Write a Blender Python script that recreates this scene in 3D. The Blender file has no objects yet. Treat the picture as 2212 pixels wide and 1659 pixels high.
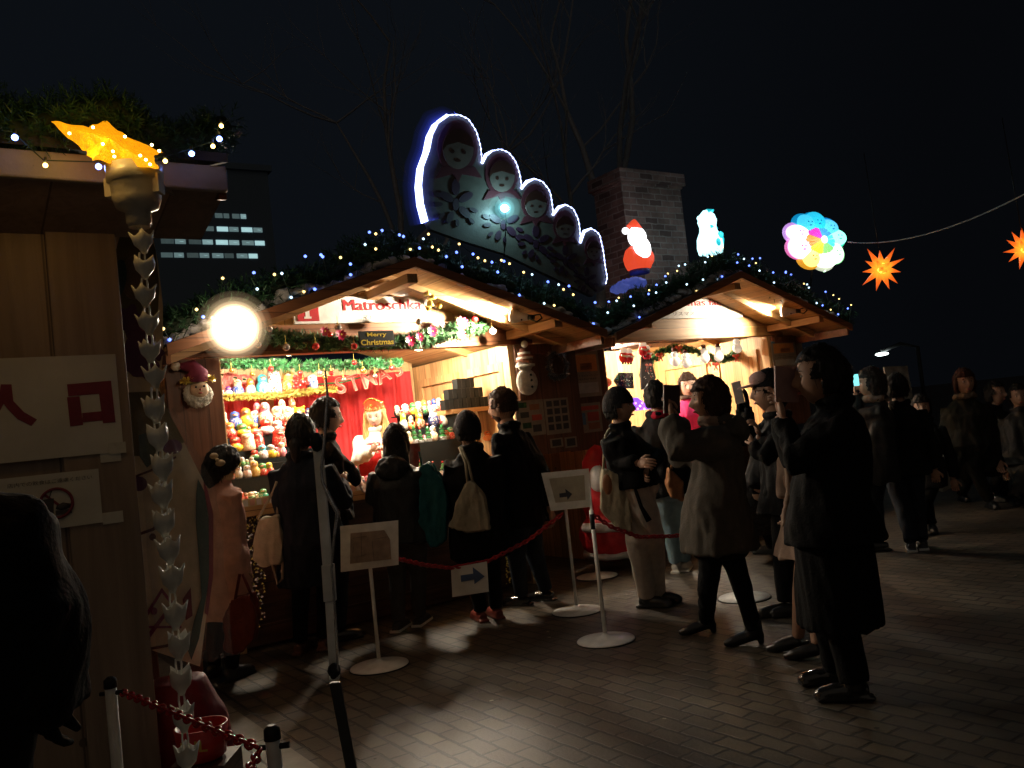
import bpy, bmesh, math, random
from mathutils import Vector as V, Matrix, noise
R = random.Random(11)
SC = bpy.context.scene
COL = SC.collection
# ------------------------------------------------------------------ camera
CAMH = 1.45; TH = math.atan(.11); PT = math.atan(92/1852)
cT, sT, cP, sP = math.cos(TH), math.sin(TH), math.cos(PT), math.sin(PT)
FW = V((0, cP, sP)); R0 = V((1, 0, 0)); U0 = V((0, -sP, cP))
RR = R0*cT - U0*sT; UU = R0*sT + U0*cT
CP = V((0, 0, CAMH))
cam = bpy.data.cameras.new('camera'); co = bpy.data.objects.new('camera', cam); COL.objects.link(co)
cam.sensor_width = 36; cam.lens = 36*1852/2212; cam.clip_start = .05; cam.clip_end = 2000
co.matrix_world = Matrix((( RR.x, UU.x, -FW.x, CP.x), (RR.y, UU.y, -FW.y, CP.y), (RR.z, UU.z, -FW.z, CP.z), (0, 0, 0, 1)))
SC.camera = co
# ------------------------------------------------------------------ world, exposure
SC.view_settings.view_transform = 'Standard'; SC.view_settings.look = 'None'
SC.view_settings.exposure = 0; SC.view_settings.gamma = 1
SC.cycles.max_bounces = 6; SC.cycles.diffuse_bounces = 4; SC.cycles.glossy_bounces = 3
SC.cycles.transparent_max_bounces = 8; SC.cycles.sample_clamp_indirect = 3; SC.cycles.sample_clamp_direct = 0
SC.cycles.use_denoising = True; SC.cycles.use_light_tree = True
w = bpy.data.worlds.new('World'); SC.world = w; w.use_nodes = True
nt = w.node_tree; nt.nodes.clear()
wo = nt.nodes.new('ShaderNodeOutputWorld'); bg = nt.nodes.new('ShaderNodeBackground'); tc = nt.nodes.new('ShaderNodeTexCoord')
sep = nt.nodes.new('ShaderNodeSeparateXYZ'); rp = nt.nodes.new('ShaderNodeValToRGB')
nt.links.new(tc.outputs['Generated'], sep.inputs[0]); nt.links.new(sep.outputs['X'], rp.inputs[0])
rp.color_ramp.elements[0].position = -.0; rp.color_ramp.elements[0].color = (.0034, .0045, .0064, 1)
rp.color_ramp.elements[1].position = .45; rp.color_ramp.elements[1].color = (.0018, .0022, .0030, 1)
# added warm fill light on the side behind the camera, for the unseen market
nt.nodes.remove(bg); bg = nt.nodes.new('ShaderNodeBackground')
gy = nt.nodes.new('ShaderNodeMapRange'); nt.links.new(sep.outputs['Y'], gy.inputs[0]); gy.inputs['From Min'].default_value = -.25; gy.inputs['From Max'].default_value = -.7; gy.interpolation_type = 'SMOOTHSTEP'
mxw = nt.nodes.new('ShaderNodeMix'); mxw.data_type = 'RGBA'; nt.links.new(gy.outputs[0], mxw.inputs['Factor']); nt.links.new(rp.outputs[0], mxw.inputs['A']); mxw.inputs['B'].default_value = (.058, .047, .036, 1)
nt.links.new(mxw.outputs['Result'], bg.inputs[0]); bg.inputs[1].default_value = 1.0
nt.links.new(bg.outputs[0], wo.inputs[0])

def ray(x, y): return FW + RR*((x-1106)/1852) + UU*((829.5-y)/1852)
def P(x, y, d):
    r = ray(x, y); return CP + r*(d/r.y)
def G(x, y):
    r = ray(x, y); return CP + r*(-CAMH/r.z)
PHI = math.radians(35)
A = V((math.cos(PHI), math.sin(PHI), 0)); N = V((-math.sin(PHI), math.cos(PHI), 0))
class Fr:
    def __init__(s, o, phi=PHI):
        s.o = V(o); s.phi = phi; s.M = Matrix.Translation(s.o) @ Matrix.Rotation(phi, 4, 'Z'); s.I = s.M.inverted()
    def at(s, x, y, w):          # photo direction (x,y) cut with the plane w metres behind this frame's front
        r = s.I.to_3x3() @ ray(x, y); c = s.I @ CP
        return c + r*((w-c.y)/r.y)
WF = Fr((0, 0, 0), 0)
O1 = V((-1.11, 7.20, 0)); S1 = Fr(O1); S2 = Fr(O1 + A*4.01 + N*.23); SN = Fr((-1.25, 2.78, 0))
def c1(x, y): return ((650+x/5.53)/1.4756, (1130+y/5.53)/1.4756)
def c2(x, y): return ((650+x/5.53)/1.4756, (1350+y/5.53)/1.4756)
def c3(x, y): return ((1220+x/5.53)/1.4756, (1200+y/5.53)/1.4756)
def c4(x, y): return ((1850+x/5.53)/1.4756, (1050+y/5.53)/1.4756)

# ------------------------------------------------------------------ materials
MC = {}
def node_mat(name):
    m = bpy.data.materials.new(name); m.use_nodes = True
    return m, m.node_tree, m.node_tree.nodes['Principled BSDF']
def mat(name, col=(.5, .5, .5), rough=.6, metal=0, emit=None, es=1, var=.12, scale=14, bump=.15, trans=0, coat=0, alpha=1, sample=True, spec=.5):
    if name in MC: return MC[name]
    m, t, b = node_mat(name); MC[name] = m
    c = tuple(col)+(1,)
    b.inputs['Roughness'].default_value = rough; b.inputs['Metallic'].default_value = metal
    b.inputs['Transmission Weight'].default_value = trans; b.inputs['Coat Weight'].default_value = coat
    b.inputs['Alpha'].default_value = alpha; b.inputs['Specular IOR Level'].default_value = spec
    tc = t.nodes.new('ShaderNodeTexCoord')
    nz = t.nodes.new('ShaderNodeTexNoise'); nz.inputs['Scale'].default_value = scale; nz.inputs['Detail'].default_value = 4
    t.links.new(tc.outputs['Object'], nz.inputs[0])
    rp = t.nodes.new('ShaderNodeValToRGB')
    rp.color_ramp.elements[0].position = .3; rp.color_ramp.elements[1].position = .7
    rp.color_ramp.elements[0].color = tuple(x*(1-var*1.4) for x in col)+(1,); rp.color_ramp.elements[1].color = tuple(min(1, x*(1+var)) for x in col)+(1,)
    t.links.new(nz.outputs[0], rp.inputs[0]); t.links.new(rp.outputs[0], b.inputs['Base Color'])
    if bump:
        bp = t.nodes.new('ShaderNodeBump'); bp.inputs['Strength'].default_value = bump; bp.inputs['Distance'].default_value = .01
        n2 = t.nodes.new('ShaderNodeTexNoise'); n2.inputs['Scale'].default_value = scale*5; t.links.new(tc.outputs['Object'], n2.inputs[0])
        t.links.new(n2.outputs[0], bp.inputs['Height']); t.links.new(bp.outputs[0], b.inputs['Normal'])
    if emit:
        b.inputs['Emission Color'].default_value = tuple(emit)+(1,); b.inputs['Emission Strength'].default_value = es
    if not sample: m.cycles.emission_sampling = 'NONE'
    return m
def wood(name, ca, cb, along='x', plank=.12, across='z', rough=.5):
    """planed boards: grain along one object axis, a seam every <plank> metres of the across axis, knots"""
    if name in MC: return MC[name]
    m, t, b = node_mat(name); MC[name] = m; L = t.links.new; nn = t.nodes.new
    tc = nn('ShaderNodeTexCoord'); mp = nn('ShaderNodeMapping'); L(tc.outputs['Object'], mp.inputs[0])
    s = {'x': (.9, 14, 14), 'y': (14, .9, 14), 'z': (14, 14, .9)}[along]; mp.inputs['Scale'].default_value = s
    sp = nn('ShaderNodeSeparateXYZ'); L(tc.outputs['Object'], sp.inputs[0])
    dv = nn('ShaderNodeMath'); dv.operation = 'DIVIDE'; L(sp.outputs[across.upper()], dv.inputs[0]); dv.inputs[1].default_value = plank
    fl = nn('ShaderNodeMath'); fl.operation = 'FLOOR'; L(dv.outputs[0], fl.inputs[0])
    fr = nn('ShaderNodeMath'); fr.operation = 'FRACT'; L(dv.outputs[0], fr.inputs[0])
    wn = nn('ShaderNodeTexWhiteNoise'); wn.noise_dimensions = '1D'; L(fl.outputs[0], wn.inputs['W'])
    ad = nn('ShaderNodeVectorMath'); ad.operation = 'ADD'; L(mp.outputs[0], ad.inputs[0])
    sc = nn('ShaderNodeVectorMath'); sc.operation = 'SCALE'; L(wn.outputs['Color'], sc.inputs[0]); sc.inputs['Scale'].default_value = 30
    L(sc.outputs[0], ad.inputs[1])
    nz = nn('ShaderNodeTexNoise'); nz.inputs['Scale'].default_value = 1.3; nz.inputs['Detail'].default_value = 6; nz.inputs['Distortion'].default_value = 1.2
    L(ad.outputs[0], nz.inputs[0])
    rp = nn('ShaderNodeValToRGB'); rp.color_ramp.elements[0].position = .32; rp.color_ramp.elements[1].position = .68
    rp.color_ramp.elements[0].color = tuple(ca)+(1,); rp.color_ramp.elements[1].color = tuple(cb)+(1,); L(nz.outputs[0], rp.inputs[0])
    hs = nn('ShaderNodeHueSaturation'); L(rp.outputs[0], hs.inputs['Color'])
    mr = nn('ShaderNodeMapRange'); mr.inputs['To Min'].default_value = .72; mr.inputs['To Max'].default_value = 1.18; L(wn.outputs['Value'], mr.inputs[0]); L(mr.outputs[0], hs.inputs['Value'])
    sm = nn('ShaderNodeMath'); sm.operation = 'LESS_THAN'; sm.inputs[1].default_value = .006/plank; L(fr.outputs[0], sm.inputs[0])
    vo = nn('ShaderNodeTexVoronoi'); vo.inputs['Scale'].default_value = 3.2; L(tc.outputs['Object'], vo.inputs[0])
    kn = nn('ShaderNodeMath'); kn.operation = 'LESS_THAN'; kn.inputs[1].default_value = .045; L(vo.outputs['Distance'], kn.inputs[0])
    mx = nn('ShaderNodeMath'); mx.operation = 'MAXIMUM'; L(sm.outputs[0], mx.inputs[0]); L(kn.outputs[0], mx.inputs[1])
    mm = nn('ShaderNodeMath'); mm.operation = 'MULTIPLY'; mm.inputs[1].default_value = .75; L(mx.outputs[0], mm.inputs[0])
    mix = nn('ShaderNodeMix'); mix.data_type = 'RGBA'; L(mm.outputs[0], mix.inputs['Factor']); L(hs.outputs[0], mix.inputs['A']); mix.inputs['B'].default_value = (ca[0]*.25, ca[1]*.2, ca[2]*.15, 1)
    L(mix.outputs['Result'], b.inputs['Base Color']); b.inputs['Roughness'].default_value = rough
    bp = nn('ShaderNodeBump'); bp.inputs['Strength'].default_value = .25; bp.inputs['Distance'].default_value = .01
    iv = nn('ShaderNodeMath'); iv.operation = 'SUBTRACT'; L(nz.outputs[0], iv.inputs[0]); L(sm.outputs[0], iv.inputs[1]); L(iv.outputs[0], bp.inputs['Height']); L(bp.outputs[0], b.inputs['Normal'])
    return m
def brickmat(name, c1_, c2_, mortar, bw, bh, ms, rotz=0, rough=.8, vert=False, off=.5, bump=.6):
    if name in MC: return MC[name]
    m, t, b = node_mat(name); MC[name] = m; L = t.links.new; nn = t.nodes.new
    tc = nn('ShaderNodeTexCoord'); mp = nn('ShaderNodeMapping'); L(tc.outputs['Object'], mp.inputs[0]); mp.inputs['Rotation'].default_value = (0, 0, rotz)
    src = mp.outputs[0]
    if vert:
        sp = nn('ShaderNodeSeparateXYZ'); L(src, sp.inputs[0]); a2 = nn('ShaderNodeMath'); L(sp.outputs['X'], a2.inputs[0]); L(sp.outputs['Y'], a2.inputs[1])
        cb = nn('ShaderNodeCombineXYZ'); L(a2.outputs[0], cb.inputs['X']); L(sp.outputs['Z'], cb.inputs['Y']); src = cb.outputs[0]
    nd = nn('ShaderNodeTexNoise'); nd.inputs['Scale'].default_value = 9; L(src, nd.inputs[0])
    di = nn('ShaderNodeMix'); di.data_type = 'RGBA'; di.blend_type = 'LINEAR_LIGHT'; di.inputs['Factor'].default_value = .012; L(src, di.inputs['A']); L(nd.outputs['Color'], di.inputs['B'])
    br = nn('ShaderNodeTexBrick'); L(di.outputs['Result'], br.inputs[0]); br.inputs['Scale'].default_value = 1
    br.inputs['Brick Width'].default_value = bw; br.inputs['Row Height'].default_value = bh; br.inputs['Mortar Size'].default_value = ms; br.inputs['Mortar Smooth'].default_value = .3
    br.offset = off
    br.inputs['Color1'].default_value = tuple(c1_)+(1,); br.inputs['Color2'].default_value = tuple(c2_)+(1,); br.inputs['Mortar'].default_value = tuple(mortar)+(1,)
    nz = nn('ShaderNodeTexNoise'); nz.inputs['Scale'].default_value = 2.2; nz.inputs['Detail'].default_value = 8; nz.inputs['Roughness'].default_value = .7; L(src, nz.inputs[0])
    mr = nn('ShaderNodeMapRange'); L(nz.outputs[0], mr.inputs[0]); mr.inputs['From Min'].default_value = .3; mr.inputs['From Max'].default_value = .7; mr.inputs['To Min'].default_value = .45; mr.inputs['To Max'].default_value = 1.5
    mu = nn('ShaderNodeMix'); mu.data_type = 'RGBA'; mu.blend_type = 'MULTIPLY'; mu.inputs['Factor'].default_value = 1; L(br.outputs[0], mu.inputs['A']); L(mr.outputs[0], mu.inputs['B'])
    L(mu.outputs['Result'], b.inputs['Base Color'])
    r2 = nn('ShaderNodeMapRange'); L(nz.outputs[0], r2.inputs[0]); r2.inputs['To Min'].default_value = rough-.18; r2.inputs['To Max'].default_value = rough+.15; L(r2.outputs[0], b.inputs['Roughness'])
    n3 = nn('ShaderNodeTexNoise'); n3.inputs['Scale'].default_value = 60; L(src, n3.inputs[0])
    hh = nn('ShaderNodeMath'); hh.operation = 'MULTIPLY_ADD'; L(n3.outputs[0], hh.inputs[0]); hh.inputs[1].default_value = .3
    ivf = nn('ShaderNodeMath'); ivf.operation = 'SUBTRACT'; ivf.inputs[0].default_value = 1; L(br.outputs['Fac'], ivf.inputs[1]); L(ivf.outputs[0], hh.inputs[2])
    bp = nn('ShaderNodeBump'); bp.inputs['Strength'].default_value = bump; bp.inputs['Distance'].default_value = .008; L(hh.outputs[0], bp.inputs['Height']); L(bp.outputs[0], b.inputs['Normal'])
    return m
def floral(name, base, dots, scale=30, rough=.3):
    if name in MC: return MC[name]
    m, t, b = node_mat(name); MC[name] = m; L = t.links.new; nn = t.nodes.new
    tc = nn('ShaderNodeTexCoord'); vo = nn('ShaderNodeTexVoronoi'); vo.inputs['Scale'].default_value = scale; L(tc.outputs['Object'], vo.inputs[0])
    rp = nn('ShaderNodeValToRGB'); rp.color_ramp.interpolation = 'CONSTANT'; e = rp.color_ramp.elements
    e[0].position = 0; e[0].color = (.75, .55, .08, 1); e[1].position = .12; e[1].color = tuple(dots)+(1,)
    x = e.new(.36); x.color = tuple(base)+(1,); L(vo.outputs['Distance'], rp.inputs[0]); L(rp.outputs[0], b.inputs['Base Color'])
    b.inputs['Roughness'].default_value = rough; b.inputs['Coat Weight'].default_value = .4
    return m
PINE = wood('pine_boards', (.40, .215, .075), (.60, .36, .15), 'x', .13, 'z')
PINEV = wood('pine_boards_upright', (.52, .32, .13), (.74, .50, .25), 'z', .13, 'x')
PINEY = wood('pine_boards_deep', (.42, .23, .085), (.62, .38, .165), 'y', .14, 'x')
PINES = wood('pine_side_boards', (.42, .23, .085), (.64, .40, .18), 'z', .13, 'y')
STAIN = wood('stained_boards', (.16, .060, .024), (.27, .11, .045), 'x', .16, 'z')
STAINV = wood('stained_boards_upright', (.115, .046, .022), (.20, .085, .042), 'z', .18, 'x')
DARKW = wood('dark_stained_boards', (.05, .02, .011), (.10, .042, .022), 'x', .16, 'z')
NEARW = wood('near_hut_boards', (.20, .145, .105), (.29, .215, .16), 'z', .33, 'x', .55)
BLACK = mat('black_plastic', (.012, .012, .013), .5, spec=.3); BLK = mat('black_board', (.006, .0075, .007), .75, spec=.2)
CREAM = mat('cream_paint', (.62, .52, .36), .5); WHITE = mat('white_paint', (.75, .74, .70), .35, coat=.3)
PAPER = mat('laminated_paper', (.72, .70, .64), .3, coat=.2, bump=.03, var=.04)
RED = mat('red_paint', (.45, .02, .025), .35); REDT = mat('red_print', (.40, .012, .018), .5)
GREY = mat('grey_metal', (.30, .30, .28), .35, .5); ROOFM = mat('dark_roofing', (.03, .03, .034), .8)
GREEN = mat('needle_green', (.022, .07, .028), .55, spec=.3, var=.35, scale=40); GREEN2 = mat('needle_bright_green', (.03, .16, .05), .45, var=.35, scale=30)
GOLD = mat('gold_tinsel', (.88, .66, .16), .3, .25, var=.25, scale=60); SILV = mat('silver_tinsel', (.75, .75, .78), .2, .9, var=.2, scale=60)
SNOWC = mat('cotton_snow', (.42, .40, .38), .95, var=.3, scale=9, bump=.6)
CURT = mat('red_curtain', (.50, .018, .02), .75, var=.12, scale=6)
GLASSB = mat('clear_glass', (.9, .9, .9), .05, trans=.9, bump=0)

# ------------------------------------------------------------------ mesh builder
BASE = {}
class MB:
    def __init__(s, *mats): s.bm = bmesh.new(); s.m = list(mats) or [WHITE]; s.i = 0
    def k(s, m):
        if m not in s.m: s.m.append(m)
        s.i = s.m.index(m); return s
    def face(s, vs):
        try: f = s.bm.faces.new(vs); f.material_index = s.i; f.smooth = False; return f
        except ValueError: return None
    def poly(s, pts): return s.face([s.bm.verts.new(p) for p in pts])
    def box(s, x0, x1, y0, y1, z0, z1, M=None):
        v = [s.bm.verts.new((M @ V(p)) if M else p) for p in ((x0,y0,z0),(x1,y0,z0),(x1,y1,z0),(x0,y1,z0),(x0,y0,z1),(x1,y0,z1),(x1,y1,z1),(x0,y1,z1))]
        for q in ((0,3,2,1),(4,5,6,7),(0,1,5,4),(1,2,6,5),(2,3,7,6),(3,0,4,7)): s.face([v[j] for j in q])
        return s
    def prism(s, pts, off):     # pts: list of V, off: extrusion vector
        off = V(off); a = [s.bm.verts.new(p) for p in pts]; b = [s.bm.verts.new(V(p)+off) for p in pts]
        s.face(a); s.face(b[::-1]); n = len(a)
        for j in range(n): s.face((a[j], b[j], b[(j+1) % n], a[(j+1) % n]))
        return s
    def tube(s, pts, r, n=8, caps=True, closed=False):
        pts = [V(p) for p in pts]; rs = r if isinstance(r, (list, tuple)) else [r]*len(pts); rings = []
        up = None
        for j, p in enumerate(pts):
            a = pts[(j-1) % len(pts)] if (j or closed) else p; b = pts[(j+1) % len(pts)] if (j < len(pts)-1 or closed) else p
            t = (b-a).normalized() if (b-a).length > 1e-9 else V((0, 0, 1))
            if up is None: up = t.orthogonal().normalized()
            e = (up - t*up.dot(t)); e = e.normalized() if e.length > 1e-6 else t.orthogonal().normalized(); up = e; f = t.cross(e)
            rings.append([s.bm.verts.new(p + (e*math.cos(q*2*math.pi/n) + f*math.sin(q*2*math.pi/n))*rs[j]) for q in range(n)])
        m = len(rings)
        for j in range(m if closed else m-1):
            for q in range(n):
                fc = s.face((rings[j][q], rings[j][(q+1) % n], rings[(j+1) % m][(q+1) % n], rings[(j+1) % m][q]))
                if fc: fc.smooth = True
        if caps and not closed: s.face(rings[0][::-1]); s.face(rings[-1])
        return s
    def lathe(s, prof, c=(0, 0, 0), n=20, fm=None, sx=1, sy=1):
        c = V(c); rings = [[s.bm.verts.new(c+V((r*math.cos(q*2*math.pi/n)*sx, r*math.sin(q*2*math.pi/n)*sy, z))) for q in range(n)] for r, z in prof]
        for j in range(len(rings)-1):
            for q in range(n):
                f = s.face((rings[j][q], rings[j][(q+1) % n], rings[j+1][(q+1) % n], rings[j+1][q]))
                if f:
                    f.smooth = True
                    if fm:
                        k = fm((prof[j][1]+prof[j+1][1])/2, (q+.5)*2*math.pi/n)
                        f.material_index = k
        s.face(rings[0][::-1]); s.face(rings[-1]); return s
    def ell(s, c, r, M=None, sub=2, fn=None):
        r = (r, r, r) if isinstance(r, (int, float)) else r
        g = bmesh.ops.create_icosphere(s.bm, subdivisions=sub, radius=1)
        c = V(c)
        for v in g['verts']:
            p = V((v.co.x*r[0], v.co.y*r[1], v.co.z*r[2]))
            if fn: p = fn(v.co.copy())
            v.co = c + (M @ p if M else p)
        for f in {f for v in g['verts'] for f in v.link_faces}: f.material_index = s.i; f.smooth = True
        return s
    def loft(s, rings, n=20):   # rings: (centre, rx, ry, yawvec right, yawvec fwd)
        rg = []
        for c, rx, ry, a, b in rings: rg.append([s.bm.verts.new(V(c)+a*(rx*math.cos(q*2*math.pi/n))+b*(ry*math.sin(q*2*math.pi/n))) for q in range(n)])
        for j in range(len(rg)-1):
            for q in range(n):
                f = s.face((rg[j][q], rg[j][(q+1) % n], rg[j+1][(q+1) % n], rg[j+1][q]))
                if f: f.smooth = True
        s.face(rg[0][::-1]); s.face(rg[-1]); return s
    def add(s, me, M=None, mi=None):
        n0 = len(s.bm.verts); f0 = len(s.bm.faces); s.bm.from_mesh(me); s.bm.verts.ensure_lookup_table(); s.bm.faces.ensure_lookup_table()
        if M:
            for v in s.bm.verts[n0:]: v.co = M @ v.co
        for f in s.bm.faces[f0:]: f.material_index = s.i if mi is None else mi
        return s
    def remesh(s, vox, amp=0, freq=(14, 14, 4), smooth=2):
        bmesh.ops.recalc_face_normals(s.bm, faces=s.bm.faces)
        me = bpy.data.meshes.new('x'); s.bm.to_mesh(me); o = bpy.data.objects.new('x', me); COL.objects.link(o)
        md = o.modifiers.new('r', 'REMESH'); md.mode = 'VOXEL'; md.voxel_size = vox; md.use_smooth_shade = True
        sm = o.modifiers.new('s', 'SMOOTH'); sm.iterations = smooth; sm.factor = .5
        dg = bpy.context.evaluated_depsgraph_get(); nm = bpy.data.meshes.new_from_object(o.evaluated_get(dg))
        bpy.data.objects.remove(o); s.bm.clear(); s.bm.from_mesh(nm)
        if amp:
            s.bm.normal_update()
            for v in s.bm.verts:
                q = V((v.co.x*freq[0], v.co.y*freq[1], v.co.z*freq[2])); v.co += v.normal*(noise.noise(q)*amp + noise.noise(q*2.3)*amp*.5)
        for f in s.bm.faces: f.smooth = True; f.material_index = s.i
        return s
    def build(s, name, parent=None, fr=None, base=None, label=None, cat=None, group=None, kind=None, bevel=0):
        bmesh.ops.remove_doubles(s.bm, verts=s.bm.verts, dist=1e-5)
        if parent is None or bevel == 0: pass
        if parent is not None: fr, base = BASE[parent.name]; pbase = base
        fr = fr or WF
        if base is None:
            xs = [v.co for v in s.bm.verts]; lo = [min(p[i] for p in xs) for i in range(3)]; hi = [max(p[i] for p in xs) for i in range(3)]
            base = V(((lo[0]+hi[0])/2, (lo[1]+hi[1])/2, lo[2]))
        base = V(base)
        for v in s.bm.verts: v.co -= base
        me = bpy.data.meshes.new(name); s.bm.to_mesh(me); s.bm.free()
        for m in s.m: me.materials.append(m)
        o = bpy.data.objects.new(name, me); COL.objects.link(o)
        BASE[o.name] = (fr, base)
        if parent is not None: o.parent = parent
        else: o.location = fr.M @ base; o.rotation_euler.z = fr.phi
        if bevel:
            b = o.modifiers.new('b', 'BEVEL'); b.width = bevel; b.segments = 2; b.limit_method = 'ANGLE'
        tag(o, label, cat, group, kind)
        return o
def tag(o, label=None, cat=None, group=None, kind=None):
    for k, v in (('label', label), ('category', cat), ('group', group), ('kind', kind)):
        if v: o[k] = v
    return o
def thing(name, label, cat, fr=WF, base=(0, 0, 0), group=None):
    o = bpy.data.objects.new(name, None); COL.objects.link(o); o.empty_display_size = .1
    o.location = fr.M @ V(base); o.rotation_euler.z = fr.phi; BASE[o.name] = (fr, V(base))
    return tag(o, label, cat, group)
def lamp(parent, typ, p, energy, color, size=.1, aim=None, spot=2.0, blend=.6):
    l = bpy.data.lights.new('lamp_light', typ); l.energy = energy; l.color = color
    if typ == 'AREA': l.size = size
    else: l.shadow_soft_size = size
    if typ == 'SPOT': l.spot_size = spot; l.spot_blend = blend
    o = bpy.data.objects.new('lamp_light', l); COL.objects.link(o); fr, b = BASE[parent.name]
    o.parent = parent; o.location = V(p)-b
    if aim is not None: o.rotation_mode = 'QUATERNION'; o.rotation_quaternion = (V(aim)-V(p)).to_track_quat('-Z', 'Y')
    return o
def textmesh(s, bold=0, space=1):
    c = bpy.data.curves.new('t', 'FONT'); c.body = s; c.offset = bold; c.extrude = .0; c.space_character = space
    o = bpy.data.objects.new('t', c); COL.objects.link(o); dg = bpy.context.evaluated_depsgraph_get()
    me = bpy.data.meshes.new_from_object(o.evaluated_get(dg)); bpy.data.objects.remove(o); return me
def put_text(mb, s, x0, x1, z0, z1, y, bold=0, th=.002, keep=False, fat=0):
    for i in range(3 if fat else 0): put_text(mb, s, x0+(i-1)*fat, x1+(i-1)*fat, z0, z1, y-.0004*(i+1), bold)
    me = textmesh(s, bold); xs = [v.co.x for v in me.vertices]; ys = [v.co.y for v in me.vertices]
    ax, bx, ay, by = min(xs), max(xs), min(ys), max(ys); sx = (x1-x0)/(bx-ax); sz = (z1-z0)/(by-ay)
    M = Matrix(((sx, 0, 0, x0-ax*sx), (0, 0, -1, y), (0, sz, 0, z0-ay*sz), (0, 0, 0, 1)))
    mb.add(me, M); bpy.data.meshes.remove(me); return mb
def rope(n, a, b, sag):
    a, b = V(a), V(b); return [a.lerp(b, i/n) - V((0, 0, sag*4*(i/n)*(1-i/n))) for i in range(n+1)]
def resample(pts, step):
    out = []; pts = [V(p) for p in pts]; carry = 0
    for a, b in zip(pts, pts[1:]):
        L = (b-a).length; t = carry
        while t < L: out.append(a.lerp(b, t/L)); t += step
        carry = t-L
    return out
def needles(mb, path, rad, count, ln=.07, wd=.006, per=9, seed=1, down=0):
    """evergreen garland: sprigs of flat needles thrown out of a wire core"""
    r = random.Random(seed); path = [V(p) for p in path]
    cum = [0]
    for a, b in zip(path, path[1:]): cum.append(cum[-1]+(b-a).length)
    for _ in range(count):
        d = r.random()*cum[-1]; j = max(i for i in range(len(path)-1) if cum[i] <= d)
        c = path[j].lerp(path[j+1], (d-cum[j])/(cum[j+1]-cum[j]+1e-9)); t = (path[j+1]-path[j]).normalized()
        o = V((r.gauss(0, 1), r.gauss(0, 1), r.gauss(0, 1)-down)); o = (o - t*o.dot(t)*.6).normalized()
        rr = rad*(.25+.75*r.random()**.5)*(.8+.4*noise.noise(c*3)); s0 = c+o*rr*.35; s1 = c+o*rr
        ax = (s1-s0).normalized(); e = ax.orthogonal().normalized(); f = ax.cross(e)
        for k in range(per):
            u = (k+.5)/per; q = s0.lerp(s1, u); an = r.random()*6.28; dd = (ax*.7 + (e*math.cos(an)+f*math.sin(an))).normalized()
            l = ln*(.6+.5*r.random()); sd = dd.cross(ax).normalized()*wd*.5
            mb.poly([q-sd, q+sd, q+dd*l])
def tinsel(mb, path, rad, count, seed=2):
    r = random.Random(seed); path = [V(p) for p in path]
    for _ in range(count):
        j = r.randrange(len(path)-1); c = path[j].lerp(path[j+1], r.random())
        d = V((r.gauss(0, 1), r.gauss(0, 1), r.gauss(0, 1))).normalized(); e = d.orthogonal().normalized()*.006
        q = c+d*rad*(.5+.6*r.random()); mb.poly([c-e, c+e, q+e*1.3, q-e*.6])

# ------------------------------------------------------------------ ground
PAVE = brickmat('brick_paving', (.047, .037, .026), (.084, .066, .045), (.010, .008, .006), .20, .105, .010, 0, .55)
SLAB = brickmat('stone_slabs', (.19, .168, .13), (.23, .20, .155), (.06, .05, .04), .62, .62, .008, 0, .6, off=0, bump=.2)
gf = Fr((0, 0, 0), PHI-math.pi/2)
m = MB(PAVE); g = 260
for i in range(-4, 5):
    for j in range(-4, 5): m.poly([(i*60-30, j*60-30, 0), (i*60+30, j*60-30, 0), (i*60+30, j*60+30, 0), (i*60-30, j*60+30, 0)])
m.build('ground', fr=gf, base=(0, 0, 0), kind='structure')
# lighter slabs left of the kerb line (through the measured point, running towards the stalls' front)
pk = gf.I @ V((-1.39, 4.45, 0))
m = MB(SLAB); m.poly([(pk.x-3.6, pk.y-9, .004), (pk.x+6, pk.y-9, .004), (pk.x+6, pk.y, .004), (pk.x-1.6, pk.y, .004), (pk.x-3.6, pk.y, .004)])
m.build('pavement', fr=gf, kind='structure')

m = MB(mat('litter', (.35, .32, .26), .6)); rl = random.Random(12)
for i in range(130):
    p = gf.I @ V((rl.uniform(-3, 6), rl.uniform(3, 11), .0045)); a_ = rl.random()*6.28; e_ = rl.uniform(.004, .014); m.k((MC['litter'], mat('dead_leaf', (.06, .035, .02), .8), mat('gum_spot', (.02, .018, .015), .7))[i % 3])
    m.poly([p+V((math.cos(a_+t)*e_*rl.uniform(.7, 1.3), math.sin(a_+t)*e_*rl.uniform(.7, 1.3), rl.uniform(0, .003))) for t in (0, 1.2, 2.3, 3.5, 4.9)])
m.build('litter', fr=gf, kind='stuff')
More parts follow.
